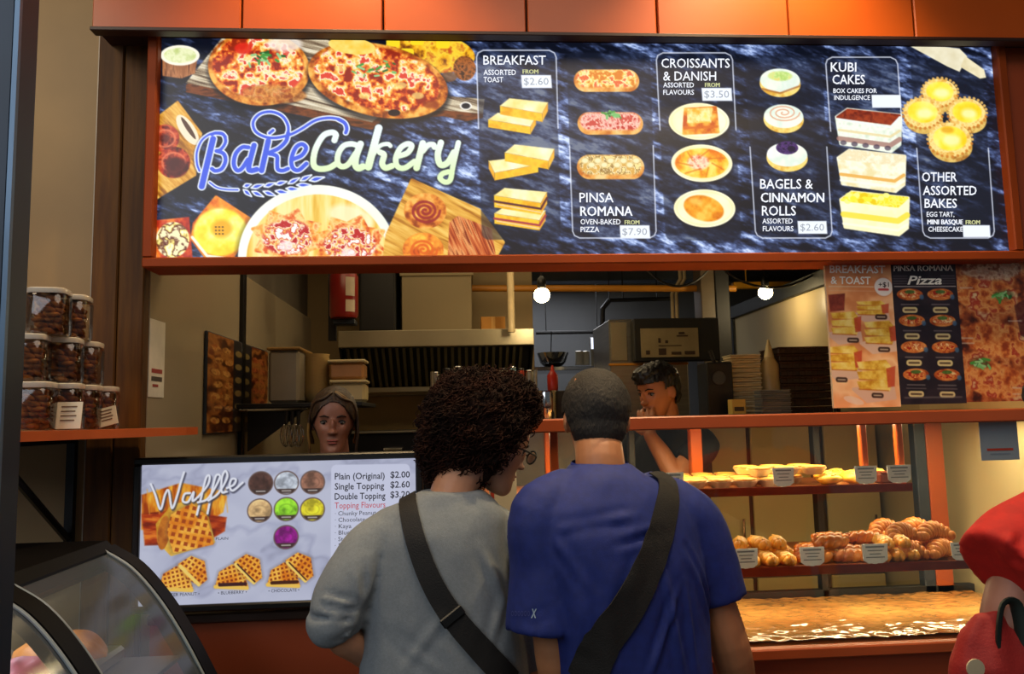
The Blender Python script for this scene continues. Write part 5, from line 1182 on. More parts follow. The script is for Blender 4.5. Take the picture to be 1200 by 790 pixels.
MB().box((-bx-.004, -.064, dz*.62+.0005), (bx+.004, .064, dz*.85), ch=.002).build('rim', mat('kraft_rim', '#d8c8a0', .6), tt)
for k in range(n): put(tt, ((a.x+b2.x)/2+random.uniform(-.003, .003), KY+.14, KZ+k*dz), random.uniform(-.03, .03), 'cream takeaway box in the stack right of the loudspeaker, %s from below' % ORD[k], 'stacked takeaway boxes on the cupboard')
# squeeze bottles
for px, y0, y1, w, c, nm in ((905, 398, 452, 22, '#b8a070', 'tall cream squeeze bottle right of the stacked boxes'), (916, 428, 470, 12, '#a89878', 'small pale squeeze bottle beside the brown crates')):
    p = W(px, 486, KY+.12); h = W(px, y0, KY+.12).z-KZ; r = w/2*3.8/900
    t = thing('squeeze_bottle', (p.x, KY+.12, KZ), nm, 'bottle')
    MB().lathe([(r*.9, KZ+.001), (r, KZ+.012), (r, KZ+h*.66), (r*.5, KZ+h*.76)], (p.x, KY+.12, 0), 18).build('bottle_body', mat('cream_bottle_%d' % w, c, .35), t, smooth='auto')
    MB().lathe([(r*.55, KZ+h*.76), (r*.45, KZ+h*.82), (r*.1, KZ+h)], (p.x, KY+.12, 0), 14).build('nozzle', M_cl2, t, smooth='auto')
# dark woven crates
a, b2 = W(919, 484, KY+.06), W(974, 405, KY+.06); n = 9; dz = (b2.z-KZ)/n; bx = (b2.x-a.x)/2
tt = thing('plastic_crate', (0, 0, 0), 'x', 'crate')
cm = mat('dark_brown_crate', '#2c170c', .45, var=.2)
MB().box((-bx, -.10, .001), (bx, .14, dz*.77), ch=.004).build('crate_body', cm, tt)
g = MB()
for k in range(9): g.box((-bx+.004+k*(2*bx-.012)/8, -.104, dz*.1), (-bx+.010+k*(2*bx-.012)/8, -.0995, dz*.8))
g.build('slots', cm, tt, kind='stuff')
MB().box((-bx-.003, -.103, dz*.78), (bx+.003, .143, dz*.97), ch=.003).build('crate_rim', mat('crate_rim', '#45281a', .4), tt)
for k in range(n): put(tt, ((a.x+b2.x)/2+random.uniform(-.003, .003), KY+.18, KZ+k*dz), random.uniform(-.01, .01), 'dark brown crate in the stack under the posters edge, %s from below' % ORD[k], 'stacked brown crates on the cupboard')
# grey trays and a small yellow carton low behind the rail
a, b2 = W(880, 486, KY+.0), W(918, 452, KY+.0)
tt = thing('grey_tray', (0, 0, 0), 'x', 'tray'); MB().box((-.07, -.045, .001), (.07, .045, .014), ch=.003).build('tray_body', mat('grey_tray', '#5c5c5c', .4), tt); MB().box((-.074, -.048, .0145), (.074, .048, .018), ch=.001).build('tray_rim', mat('pale_tray_rim', '#8c8a84', .4), tt)
for k in range(6): put(tt, ((a.x+b2.x)/2, KY-.06, KZ-.0+k*.0195), random.uniform(-.05, .05), 'grey food tray in the low stack before the squeeze bottles, %s from below' % ORD[k], 'stacked grey trays behind the rail')
MB().box((kx[0], KY-.13, KZ-.02), (kx[-1], KY+.43, KZ-.001), ch=.003).build('worktop', mat('brown_worktop', '#3a2818', .5), ku)
a, b2 = W(856, 486, KY-.05), W(871, 468, KY-.05)
o = thing('small_carton', ((a.x+b2.x)/2, KY-.05, KZ), 'small yellow carton low behind the rail', 'box')
MB().box((a.x, KY-.08, KZ+.001), (b2.x, KY-.02, b2.z), ch=.002).build('carton', mat('yellow_carton', '#c8a850', .6), o)
MB().box((a.x+.01, KY-.0812, KZ+.02), (b2.x-.01, KY-.0804, KZ+.04)).build('printed_panel', mat('dark_pictogram', '#3c2a1c', .6), o)
# small ornament on the partition top and light switch
p = W(938, 392, 3.9)
# ------------------------------------------------------------------ people
def skinmat(n, c, c2=None):
    m = mat(n, c, .5, var=.08, vs=12, bump=.05, bs=120, col2=c2)
    m.node_tree.nodes['Principled BSDF'].inputs['Subsurface Weight'].default_value = .08
    m.node_tree.nodes['Principled BSDF'].inputs['Subsurface Radius'].default_value = (.01, .004, .002)
    return m
def limb(mb, P, R, n=16, ext=True):
    pts = curve([list(p)+[r] for p, r in zip(P, R)], 5); c = [Vector(p[:3]) for p in pts]; r = [float(p[3]) for p in pts]
    if ext:
        d0 = (c[0]-c[1]).normalized(); d1 = (c[-1]-c[-2]).normalized()
        c = [c[0]+d0*r[0]*.8, c[0]+d0*r[0]*.45]+c+[c[-1]+d1*r[-1]*.45, c[-1]+d1*r[-1]*.8]; r = [r[0]*.45, r[0]*.85]+r+[r[-1]*.85, r[-1]*.45]
    mb.tube(c, r, n)
def torso(mb, rings, U, n=28, e=2.4):
    """rings: (centre, half width, half depth); U = width direction."""
    U = Vector(U).normalized(); V = Vector((0, 0, 1)).cross(U)
    K = [list(c)+[a, b] for c, a, b in rings]; K = curve(K, 4); R = []
    for k in K:
        c = Vector(k[:3]); ring = []
        for j in range(n):
            t = 2*PI*j/n; x, y = math.cos(t), math.sin(t); f = (abs(x)**e+abs(y)**e)**(-1/e)
            ring.append(c+U*(x*f*k[3])+V*(y*f*k[4]))
        R.append(ring)
    mb.loft(R)
HP = [(-.120, .012, .078, .044), (-.112, .028, .090, .020), (-.094, .041, .094, -.004), (-.068, .051, .089, -.034), (-.040, .059, .087, -.060), (-.012, .066, .088, -.083), (.018, .071, .087, -.098), (.050, .073, .087, -.102), (.080, .069, .076, -.094), (.101, .057, .056, -.076), (.115, .039, .030, -.052), (.123, .014, -.002, -.022)]
HEADS = []
def head_shapes(mb, c, M, s=1.0, jaw=1.0):
    """c: centre between the ears; M columns: right, forward, up."""
    HEADS.append((c.copy(), M.copy(), s)); R = []
    for z, w, yf, yb in curve(HP, 3):
        if z < -.02: w = w*(1-(1-jaw)*min(1, (-.02-z)/.05))
        cy, hd = (yf+yb)/2, (yf-yb)/2; ring = []
        for j in range(32):
            t = 2*PI*j/32; x, y = math.cos(t), math.sin(t); f = (abs(x)**2.25+abs(y)**2.25)**(-1/2.25); ring.append(c+M @ Vector((x*f*w, cy+y*f*hd, z))*s)
        R.append(ring)
    mb.loft(R)
    def E(p, r, rot=None): mb.ell(c+M @ (Vector(p)*s), [q*s for q in r], (M @ rot) if rot else M, 20, 12)
    for sx in (-1, 1): E((sx*.074, -.008, -.006), (.008, .019, .031), Matrix.Rotation(sx*.35, 3, 'Z'))
    E((0, .092, -.008), (.0085, .012, .026), Matrix.Rotation(-.28, 3, 'X')); E((0, .103, -.028), (.012, .012, .009)); E((-.010, .095, -.031), (.008, .010, .007)); E((.010, .095, -.031), (.008, .010, .007))
    E((0, .087, -.0585), (.021, .009, .005)); E((0, .085, -.069), (.018, .009, .006)); E((0, .083, -.096), (.020, .014, .014))
def face_relief(me):
    n = len(me.vertices); co = np.empty(n*3, np.float32); me.vertices.foreach_get('co', co); co = co.reshape(-1, 3).astype(float)
    for c, M, s in HEADS:
        A = np.array(M); L = (co-np.array(c))@A/s; d = np.zeros(n)
        def G(x, y, z, r, h): return h*np.exp(-(((L[:, 0]-x)**2+((L[:, 1]-y)*.8)**2+(L[:, 2]-z)**2)/(r*r)))
        for sx in (-1, 1): d += G(sx*.031, .082, .004, .0145, -.0095)+G(sx*.030, .085, .026, .014, .0030)+G(sx*.042, .07, -.022, .018, .0040)+G(sx*.047, .06, -.055, .018, -.003)
        d += G(0, .087, -.080, .010, -.0035)+G(0, .09, -.064, .004, -.002)
        co += (d*s)[:, None]*A[:, 1][None]
    HEADS.clear(); me.vertices.foreach_set('co', co.astype(np.float32).ravel()); me.update()
def face_parts(root, c, M, s=1.0, brow='#1c120c', lips='#8a4a40', iris='#20140c'):
    b = MB(); w = MB(); l = MB(); d = MB(); k = MB()
    for sx in (-1, 1):
        w.ell(c+M @ Vector((sx*.031, .0675, .004))*s, (.0125*s, .0120*s, .0085*s), M, 16, 10); d.ell(c+M @ Vector((sx*.031, .0765, .003))*s, (.0056*s, .0042*s, .0060*s), M, 12, 8)
        k.tube([c+M @ Vector((sx*x, y, z))*s for x, y, z in ((.018, .0785, .004), (.025, .0815, .0115), (.034, .0805, .012), (.044, .072, .005))], .0018*s, 6)
        b.tube([c+M @ Vector((sx*x, y, z))*s for x, y, z in ((.014, .0895, .024), (.030, .0865, .029), (.047, .0735, .024))], [.0020*s, .0030*s, .0015*s], 6)
    l.ell(c+M @ Vector((0, .0895, -.0585))*s, (.020*s, .0078*s, .0036*s), M, 14, 7); l.ell(c+M @ Vector((0, .0880, -.0680))*s, (.017*s, .0078*s, .0046*s), M, 14, 7)
    w.build('eyes', mat('eye_white', '#857c70', .3), root, smooth=True); d.build('irises', mat('iris', iris, .2), root, smooth=True); k.build('lashes', mat('lash_black', '#0c0808', .7), root, smooth=True); b.build('eyebrows', mat('brow_'+brow.strip('#'), brow, .8), root, smooth=True); l.build('lips', mat('lips_'+lips.strip('#'), lips, .4), root, smooth=True)
def hand(mb, wrist, d, n, s=1.0, curl=.5, side=1):
    """d: finger direction, n: palm normal (palm faces n)."""
    d = Vector(d).normalized(); n = Vector(n); n = (n-d*n.dot(d)).normalized(); a = d.cross(n)*side
    def pt(x, y, z): return wrist+(d*x+a*y+n*z)*s
    R = []
    for x, w, t in ((-.005, .025, .019), (.02, .032, .017), (.055, .041, .014), (.085, .042, .012)):
        R.append([pt(x, math.cos(2*PI*j/14)*w, math.sin(2*PI*j/14)*t) for j in range(14)])
    mb.loft(R)
    for k, (y, L) in enumerate(((-.032, .060), (-.011, .070), (.011, .077), (.031, .070))):
        P = [pt(.075, y, 0)]; an = 0; x, z = .085, 0
        for q, f in enumerate((.42, .32, .26)):
            P.append(pt(x, y*1.05, z)); an += curl*(.6+.25*q); x += math.cos(an)*L*f; z += math.sin(an)*L*f
        P.append(pt(x, y*1.05, z)); mb.tube(P, [.0092*s, .0092*s, .0086*s, .0078*s, .0060*s], 9)
    mb.tube([pt(.018, .030, .002), pt(.040, .052, .010), pt(.062, .062, .022), pt(.080, .060, .036)], [.0125*s, .0115*s, .0098*s, .0072*s], 9)
def folds(specs, fine=.0012, seed=0, sc=9):
    S = [(Vector(a), Vector(b), w, h) for a, b, w, h in specs]
    def f(co, no):
        d = np.zeros(len(co))
        for a, b, w, h in S:
            A_ = np.array(a); B_ = np.array(b); e = B_-A_; r = co-A_; t = np.clip(r@e/(e@e), 0, 1); q = r-t[:, None]*e; dist = np.sqrt((q**2).sum(1)); fall = np.sin(np.clip(t, .02, .98)*PI)**.6
            d += h*np.exp(-(dist/w)**2)*fall - h*.5*np.exp(-((dist-w*1.8)/w)**2)*fall
        n1 = np.array([noise.noise(Vector((p[0]*sc+seed, p[1]*sc, p[2]*sc*.55))) for p in co])
        n2 = np.array([noise.noise(Vector((p[0]*34+seed, p[1]*34, p[2]*20))) for p in co])
        r_ = 1-np.abs(n1)*2.2
        return d + .0045*r_*(r_ > 0) + n2*fine
    return f
def cloth(mb, name, m, root, specs=(), vox=.009, sm=3, seed=0, sc=9):
    me = remesh(mb, vox, sm); displace(me, folds(specs, seed=seed, sc=sc)); return finish(name, me, m, root, None, True)
def skin(mb, m, root, vox=.005, sm=4):
    me = remesh(mb, vox, sm, .45); face_relief(me); return finish('body', me, m, root, None, True)
def legs(root, hipc, U, floor=0.0, m=None, shoe=None, gap=.095, r=.085, belly=(.165, .11), skinmb=None, waist=None):
    U = Vector(U).normalized(); fw = Vector((0, 0, 1)).cross(U); b = MB(); s = MB()
    w = waist or hipc+Vector((0, 0, .12))
    torso(b, [(w, belly[0]*.93, belly[1]*.95), (hipc+Vector((0, 0, .02)), belly[0]*1.03, belly[1]*1.08), (hipc-Vector((0, 0, .08)), belly[0]*.98, belly[1]*1.05)], U, 24)
    for sx in (-1, 1):
        h = hipc+U*(sx*gap)-Vector((0, 0, .03)); k = Vector((h.x+U.x*sx*.01, h.y, h.z*.53))+fw*.01; a = Vector((k.x+U.x*sx*.01, k.y, .11))-fw*.01
        limb(b, [h, h.lerp(k, .5), k, k.lerp(a, .5), a], [r, r*.88, r*.70, r*.66, r*.55], 16, False)
        o = a.copy(); o.z = .045; R = []
        for f, wd, hh in ((-.085, .02, .03), (-.07, .036, .045), (-.02, .038, .055), (.05, .044, .042), (.11, .046, .032), (.145, .03, .022), (.155, .012, .012)):
            R.append([o+fw*f+U*(math.cos(2*PI*j/14)*wd)+Vector((0, 0, math.sin(2*PI*j/14)*hh+ (hh-.045))) for j in range(14)])
        q = MB(); q.loft(R); q.v = [Vector((v.x, v.y, max(v.z, .002))) for v in q.v]; q.tube([a-Vector((0, 0, .06)), a+Vector((0, 0, .015))], [.036, .038], 14); q.build('shoe', shoe or M_black, root, smooth=True)
    finish('trousers', remesh(b, .011, 3), m, root, None, True)
def face_basis(fwd, tilt=0):
    f = Vector(fwd).normalized(); r = f.cross(Vector((0, 0, 1))).normalized(); u = r.cross(f); M = Matrix((r, f, u)).transposed()
    return Matrix.Rotation(tilt, 3, f) @ M if tilt else M
def ribbon(name, shirt, pix, width, m, root, off=.004, thick=.003):
    """webbing laid over the cloth: points are found on the garment along sight lines, then given thickness."""
    bv = BVHTree.FromPolygons([v.co+ORG[shirt] for v in shirt.data.vertices], [tuple(p.vertices) for p in shirt.data.polygons])
    C_ = []
    last = None
    for p in curve(pix, 7):
        h = bv.ray_cast(CAM, ray(p[0], p[1]))
        if h[0] is not None: last = (h[0], h[1])
        elif last is None: continue
        else: 
            r = ray(p[0], p[1]); q = CAM+r*((last[0]-CAM).dot(r)); nn, nm, _, _ = bv.find_nearest(q); h = (nn, nm)
        C_.append((h[0], h[1]))
    pts = [c for c, n in C_]; 
    for _ in range(3): pts = [pts[0]]+[(pts[i-1]+pts[i]*2+pts[i+1])/4 for i in range(1, len(pts)-1)]+[pts[-1]]
    nrm = [n for c, n in C_]
    for _ in range(6): nrm = [nrm[0]]+[(nrm[i-1]+nrm[i]*2+nrm[i+1]).normalized() for i in range(1, len(nrm)-1)]+[nrm[-1]]
    R = []; ws = width if isinstance(width, (list, tuple)) else [width, width]
    for i, (p, n) in enumerate(zip(pts, nrm)):
        t = (pts[min(i+1, len(pts)-1)]-pts[max(i-1, 0)]).normalized(); s_ = t.cross(n).normalized(); w = ws[0]+(ws[1]-ws[0])*i/(len(pts)-1); w /= 2
        row = []
        for k in range(5):
            q = p+s_*w*(k/2-1); nn, nm, _, dd = bv.find_nearest(q); row.append(nn + n*(off+.002))
        row = [q if abs((q-p).length) < w*1.6 else p+s_*w*(k/2-1)+n*off for k, q in enumerate(row)]
        R.append(row+[q+n*thick for q in row[::-1]])
    b = MB(); b.loft(R); return b.build(name, m, root, smooth='auto'), pts, nrm

# ---------------- the man in the blue T-shirt, seen from behind
U = Vector((.96, .28, 0)).normalized()      # his shoulder line (left side nearer to us)
Vf = Vector((0, 0, 1)).cross(U)
hc = W(698, 492, 1.98); Mh = face_basis((.02, 1, -.14), .03)
man = thing('person', (hc.x+.02, 1.88, 0), 'man in a blue T-shirt with short dark hair, seen from behind', 'person', 'customers at the counter')
M_sk1 = skinmat('tanned_skin', '#a8714c')
nb_ = W(704, 545, 1.90); sL = W(634, 604, 1.85); sR = W(806, 606, 1.93)
cz = {y: W(x, y, Y_) for y, x, Y_ in ((556, 706, 1.885), (575, 714, 1.875), (600, 720, 1.87), (640, 724, 1.865), (690, 733, 1.86), (740, 738, 1.86), (790, 742, 1.86))}
px2 = .00213
sh_ = MB()
torso(sh_, [(nb_+Vector((0, .01, .002)), .073, .067), (cz[556], .098, .080), (cz[575], .150, .092), (cz[600], .188, .108), (cz[640], .200, .122), (cz[690], .196, .125), (cz[740], .192, .125), (cz[790], .190, .128), (cz[790]-Vector((0, 0, .14)), .190, .130), (cz[790]-Vector((0, 0, .28)), .192, .128)], U, 32, 2.5)
eL = W(655, 790, 1.84); eR = W(858, 768, 1.93)
limb(sh_, [nb_.lerp(sL, .45)-Vector((0, 0, .01)), sL, W(640, 665, 1.85), W(641, 738, 1.84)], [.060, .074, .084, .094], 22, False)
limb(sh_, [nb_.lerp(sR, .45)-Vector((0, 0, .01)), sR, W(828, 655, 1.93), W(842, 702, 1.93)], [.060, .072, .074, .072], 22, False)
M_blue = mat('blue_jersey', '#10246e', .75, var=.10, vs=60, bump=.12, bs=420)
def wv(p): return W(p[0], p[1], 1.80 if p[0] < 700 else 1.76)
spec = [(W(688, 775, 1.74), W(684, 655, 1.75), .008, -.014), (W(700, 700, 1.73), W(650, 630, 1.76), .010, .006), (W(705, 770, 1.73), W(752, 650, 1.74), .010, .008), (W(650, 622, 1.76), W(745, 604, 1.76), .010, .006), (W(800, 790, 1.76), W(772, 650, 1.76), .010, .010), (W(815, 790, 1.78), W(800, 680, 1.78), .008, .008), (W(835, 725, 1.85), W(800, 640, 1.80), .009, -.012), (W(722, 795, 1.73), W(704, 700, 1.74), .008, -.008), (W(760, 795, 1.73), W(796, 690, 1.76), .009, .009), (W(606, 700, 1.74), W(622, 620, 1.76), .009, .006), (W(600, 735, 1.76), W(650, 716, 1.74), .008, .005), (W(720, 640, 1.74), W(790, 620, 1.78), .009, -.006)]
shirt1 = cloth(sh_, 'shirt', M_blue, man, spec, .008, 2, 3, 7)
c_ = MB(); ring = []
nk = nb_+Vector((0, .012, .020))
R = []
for r_, z in ((.004, -.008), (.004, .0), (.001, .005)):
    R.append([nk-Vector((0, 0, .006))+U*(math.cos(2*PI*j/32)*(.070+r_))+Vf*(math.sin(2*PI*j/32)*(.064+r_))+Vector((0, 0, z-.012+.006*math.sin(2*PI*j/32))) for j in range(32)])
c_.loft(R, cap=False).build('collar', mat('blue_rib', '#182878', .8, bump=.2, bs=300), man, smooth=True)
bd = MB(); head_shapes(bd, hc, Mh, 1.03)
limb(bd, [nb_-Vector((0, -.01, .06)), nb_+Vector((0, .01, .01)), hc+Mh @ Vector((0, -.022, -.055)), hc+Mh @ Vector((0, 0, 0))], [.068, .061, .060, .055], 18)
for s_, e_, w_, yy in ((sL, eL, W(700, 860, 1.70), 1), (sR, eR, W(905, 850, 1.70), 1)):
    pass
hL = W(705, 850, 1.98); hR = W(872, 850, 2.12)
limb(bd, [sL, sL.lerp(eL, .5), eL, eL.lerp(hL, .5), hL], [.05, .050, .047, .042, .029], 16); limb(bd, [sR, sR.lerp(eR, .5), eR, eR.lerp(hR, .5), hR], [.048, .049, .049, .042, .029], 16)
hand(bd, hL, hL-eL, (1, 0, .1), 1, .5, 1); hand(bd, hR, hR-eR, (-1, 0, .1), 1, .5, -1)
torso(bd, [(cz[575], .10, .07), (cz[640], .15, .09), (cz[790], .15, .10)], U, 20)
skin(bd, M_sk1, man)
legs(man, cz[790]-Vector((0, 0, .16)), U, m=mat('charcoal_trousers', '#2a2c30', .8, bump=.1, bs=200), shoe=mat('dark_shoe', '#1a1a1c', .5), belly=(.170, .115))
# short hair: a cap over the skull, cropped close at the nape
def hair_cap(root, c, M, s, m, keep, amp=.004, off=.006, fsc=90, name='hair', extra=()):
    b = MB(); b.ell(c+M @ Vector((0, -.008, .030))*s, [(q+off)*s for q in (.077, .096, .091)], M, 40, 26)
    b.ell(c+M @ Vector((0, -.035, -.020))*s, [(q+off*.4)*s for q in (.066, .064, .066)], M, 30, 18)
    for p, r in extra: b.ell(c+M @ Vector(p)*s, [q*s for q in r], M, 20, 12)
    me = remesh(b, .0042, 2); Mi = M.transposed()
    bm = bmesh.new(); bm.from_mesh(me); kill = [v for v in bm.verts if not keep((Mi @ (v.co-c))/s)]; bmesh.ops.delete(bm, geom=kill, context='VERTS'); bm.to_mesh(me); bm.free()
    displace(me, lambda co, no: np.array([noise.noise(Vector((p[0], p[1], p[2]*.5))*fsc*1.6)*amp*.6+noise.noise(Vector(p)*22)*amp*.9 for p in co]))
    o = finish(name, me, m, root, None, True); md = o.modifiers.new('thickness', 'SOLIDIFY'); md.thickness = .004; md.offset = -1; return o
M_h1 = mat('short_dark_hair', '#1a1613', .75, var=.3, vs=70, bump=.8, bs=260, col2='#211d18', stretch=(1, 1, .35))
def keep1(p):   # x right, y forward, z up
    line = -.072+max(0, p.y+.02)*1.1 if p.y < .03 else .015+(p.y-.03)*.55
    line += .010*noise.noise(p*70)+.006*noise.noise(p*180)
    if abs(p.x) > .06 and -.035 < p.y < .028 and p.z < .014: return False
    return p.z > line
hair_cap(man, hc, Mh, 1.03, M_h1, keep1, .003, .009, 130)
for k, dz in enumerate((.0, .012)): pass
# faint print on the left sleeve
bvs = BVHTree.FromPolygons([v.co+ORG[shirt1] for v in shirt1.data.vertices], [tuple(p.vertices) for p in shirt1.data.polygons])
def onshirt(px, py):
    h = bvs.ray_cast(CAM, ray(px, py)); return (h[0]-ray(px, py)*.0025) if h[0] is not None else W(px, py, 1.70)
g = MB(); text_into(g, "X", onshirt, 622, 629, 724, 10, .03, .2); g.build('sleeve_print', mat('pale_sleeve_ink', '#8fa6c0', .6), man)
g = MB()
for k in range(6): text_into(g, "O", onshirt, 599+k*3.8, 602+k*3.8, 722, 6, .02)
g.build('sleeve_print', mat('faint_sleeve_ink', '#3a4488', .6), man, kind='stuff', label='faint row of small marks on the left sleeve')
M_strap = mat('black_webbing', '#0b0a0a', .7, var=.2, vs=40, bump=.3, bs=300)
bag1 = thing('crossbody_bag', (hc.x, 1.75, .95), 'black crossbody strap and bag worn over the blue T-shirt', 'bag')
st1, pts1, nr1 = ribbon('strap', shirt1, [(768, 556), (782, 572), (776, 612), (758, 665), (732, 715), (702, 762), (684, 800)], (.052, .090), M_strap, bag1)
q = pts1[-1]; 
MB().tube([q+Vector((0, -.01, .0)), q+Vector((-.08, .03, -.06)), q+Vector((-.14, .14, -.10))], [.03, .03, .03], 8, flat=.3).build('lower_strap', M_strap, bag1)
p = q+Vector((-.20, .20, -.16)); MB().box((p.x-.05, p.y-.11, p.z-.13), (p.x+.04, p.y+.11, p.z+.07), ch=.02).build('pouch', M_strap, bag1)

# ---------------- the woman in the grey jumper
U2 = Vector((.985, -.05, 0)).normalized(); V2 = Vector((0, 0, 1)).cross(U2)
hc2 = W(578, 520, 2.03); Mh2 = face_basis((.88, .40, -.42), .06)
wom = thing('person', (hc2.x-.05, 1.98, 0), 'woman in a grey jumper with curly dark brown hair and glasses, leaning to the right', 'person', 'customers at the counter')
M_sk2 = skinmat('light_skin', '#b98566')
nb2 = W(530, 577, 1.99); a_ = {y: W(x, y, 1.99) for y, x in ((590, 526), (606, 520), (630, 512), (680, 512), (740, 518), (795, 520))}
sh2 = MB()
sL2 = W(440, 640, 1.97); sR2 = W(592, 640, 2.02)
torso(sh2, [(nb2+Vector((0, 0, .004)), .080, .070), (a_[590]-Vector((.005, 0, 0)), .125, .085), (a_[606], .155, .098), (a_[630], .172, .112), (a_[680], .185, .122), (a_[740], .198, .128), (a_[795], .208, .132), (a_[795]-Vector((0, 0, .12)), .210, .135), (a_[795]-Vector((0, 0, .22)), .205, .132)], U2, 32, 2.4)
cuffp = W(396, 722, 1.93)
limb(sh2, [nb2.lerp(sL2, .45)-Vector((0, 0, .01)), sL2, W(417, 672, 1.95), W(402, 700, 1.94), cuffp], [.058, .070, .072, .070, .066], 22, False)
limb(sh2, [W(393, 716, 1.93), W(396, 730, 1.935), W(402, 744, 1.94)], [.066, .070, .052], 20, False)
limb(sh2, [nb2.lerp(sR2, .45), sR2, W(606, 700, 2.05), W(612, 780, 2.06)], [.058, .068, .066, .060], 20, False)
M_grey = mat('grey_marl_jumper', '#7a8288', .85, var=.07, vs=160, bump=.2, bs=500)
spec2 = [(W(426, 780, 1.86), W(428, 660, 1.88), .010, -.016), (W(372, 700, 1.88), W(430, 712, 1.87), .007, .008), (W(368, 722, 1.88), W(425, 728, 1.87), .006, -.006), (W(372, 742, 1.89), W(420, 744, 1.88), .006, .007), (W(440, 740, 1.86), W(520, 790, 1.85), .012, .006), (W(590, 700, 1.9), W(560, 790, 1.88), .012, .008), (W(560, 640, 1.9), W(600, 720, 1.9), .012, .008), (W(450, 600, 1.88), W(430, 680, 1.88), .014, .005), (W(470, 790, 1.86), W(520, 720, 1.86), .012, .005)]
shirt2 = cloth(sh2, 'jumper', M_grey, wom, spec2, .008, 2, 11, 6)
R = []
for r_, z in ((.004, -.006), (.004, .004), (.001, .010)):
    R.append([nb2+Vector((0, .002, .0))+U2*(math.cos(2*PI*j/32)*(.080+r_))+V2*(math.sin(2*PI*j/32)*(.070+r_))+Vector((0, 0, z-.008)) for j in range(32)])
MB().loft(R, cap=False).build('collar', mat('grey_rib', '#747a80', .85, bump=.2, bs=300), wom, smooth=True)
bd = MB(); head_shapes(bd, hc2, Mh2, .98, .95)
limb(bd, [nb2-Vector((0, 0, .07)), nb2+Vector((.004, 0, .01)), hc2+Mh2 @ Vector((0, -.03, -.06)), hc2], [.066, .056, .052, .05], 18)
el2 = W(398, 738, 1.93); wr2 = W(470, 800, 2.10)
limb(bd, [sL2, sL2.lerp(el2, .5), el2, el2.lerp(wr2, .35), wr2], [.045, .045, .042, .040, .026], 16); hand(bd, wr2, wr2-el2, (1, .1, -.2), .92, .45, -1)
er2 = W(612, 790, 2.06); wr3 = er2+Vector((-.05, .06, -.21)); limb(bd, [sR2, er2, er2.lerp(wr3, .5), wr3], [.045, .042, .038, .026], 16); hand(bd, wr3, (0, .2, -1), (0, 0, -1), .92, .4, 1)
torso(bd, [(a_[606], .10, .07), (a_[680], .14, .09), (a_[795], .15, .10)], U2, 20)
skin(bd, M_sk2, wom)
face_parts(wom, hc2, Mh2, .98)
legs(wom, a_[795]-Vector((0, 0, .14)), U2, m=mat('navy_trousers', '#1c2230', .8), shoe=mat('pale_shoe', '#8c8880', .5), belly=(.175, .12))
M_curl = mat('curly_brown_hair', '#130a07', .8, var=.3, vs=40, col2='#24120b', bump=.3, bs=200, spec=.15)
hcen = W(558, 501, 2.05)
b = MB(); b.ell(hcen, (.140, .13, .148), None, 32, 20); b.ell(W(540, 522, 2.04), (.112, .10, .110), None, 24, 14); b.ell(W(592, 480, 2.07), (.090, .09, .092), None, 24, 14)
me = remesh(b, .008, 3)
ca, cb = W(556, 578, 2.04), W(634, 490, 2.04)
def cutf(v):      # open below the temple and jaw line, and in front of the face
    t = (v.x-ca.x)/(cb.x-ca.x); return t > 0 and v.z < ca.z+(cb.z-ca.z)*t+.004*math.sin(v.x*160+v.y*90)
bm = bmesh.new(); bm.from_mesh(me)
kill = [v for v in bm.verts if cutf(v.co)]; bmesh.ops.delete(bm, geom=kill, context='VERTS'); bm.to_mesh(me); bm.free()
displace(me, lambda co, no: np.array([noise.noise(Vector(p)*30)*.016+noise.noise(Vector(p)*70)*.007 for p in co]))
sites = [(v.co.copy(), v.normal.copy()) for v in me.vertices]
hr = finish('hair', me, M_curl, wom, None, True); hr.modifiers.new('t', 'SOLIDIFY').thickness = .01
rn = random.Random(4); g = MB()
for k in range(2400):
    p, n = sites[rn.randrange(len(sites))]; 
    if n.length < .1: continue
    t = (Vector((rn.uniform(-1, 1), rn.uniform(-1, 1), -1.2)) + n*rn.uniform(0, .35)).normalized(); t = (t-n*t.dot(n)*.75).normalized(); a1 = t.orthogonal().normalized(); a2 = t.cross(a1)
    L = rn.uniform(.022, .05); rr = rn.uniform(.005, .010); ph = rn.uniform(0, 6); turns = rn.uniform(1.0, 2.2)
    P = [p+n*(.003+rn.uniform(0, .004))+t*(L*(s/9-.5))+(a1*math.cos(ph+turns*2*PI*s/9)+a2*math.sin(ph+turns*2*PI*s/9))*rr for s in range(10)]
    if cutf(P[5]): continue
    g.tube(P, [.0008]+[rn.uniform(.0011, .0019)]*8+[.0005], 4)
o = g.build('curls', mat('curl_strands', '#160a06', .7, var=.3, vs=15, col2='#2c140b', spec=.12), wom, smooth=True); o['kind'] = 'stuff'
# glasses
gm = M_blackm; gg = MB()
def hp(x, y, z): return hc2+Mh2 @ Vector((x, y, z))*.98
for sx in (-1, 1):
    P = [hp(sx*.033+.024*math.cos(t*PI/8), .106, .004+.018*math.sin(t*PI/8)) for t in range(17)]; gg.tube(P, .0022, 6); gg.tube([hp(sx*.057, .104, .010), hp(sx*.074, .06, .010), hp(sx*.080, -.005, .004)], .0024, 6)
gg.tube([hp(-.010, .107, .008), hp(.010, .107, .008)], .002, 6)
gg.build('glasses', gm, wom, smooth=True)
g = MB()
for sx in (-1, 1): g.add([hp(sx*.033+.023*math.cos(t*PI/8), .106, .004+.017*math.sin(t*PI/8)) for t in range(16)], [tuple(range(16))])
g.build('lenses', glassmat('lens_glass', '#ffffff', .2, .02), wom)
bag2 = thing('crossbody_bag', (a_[795].x, 1.84, .9), 'black crossbody strap with a slider, worn over the grey jumper', 'bag')
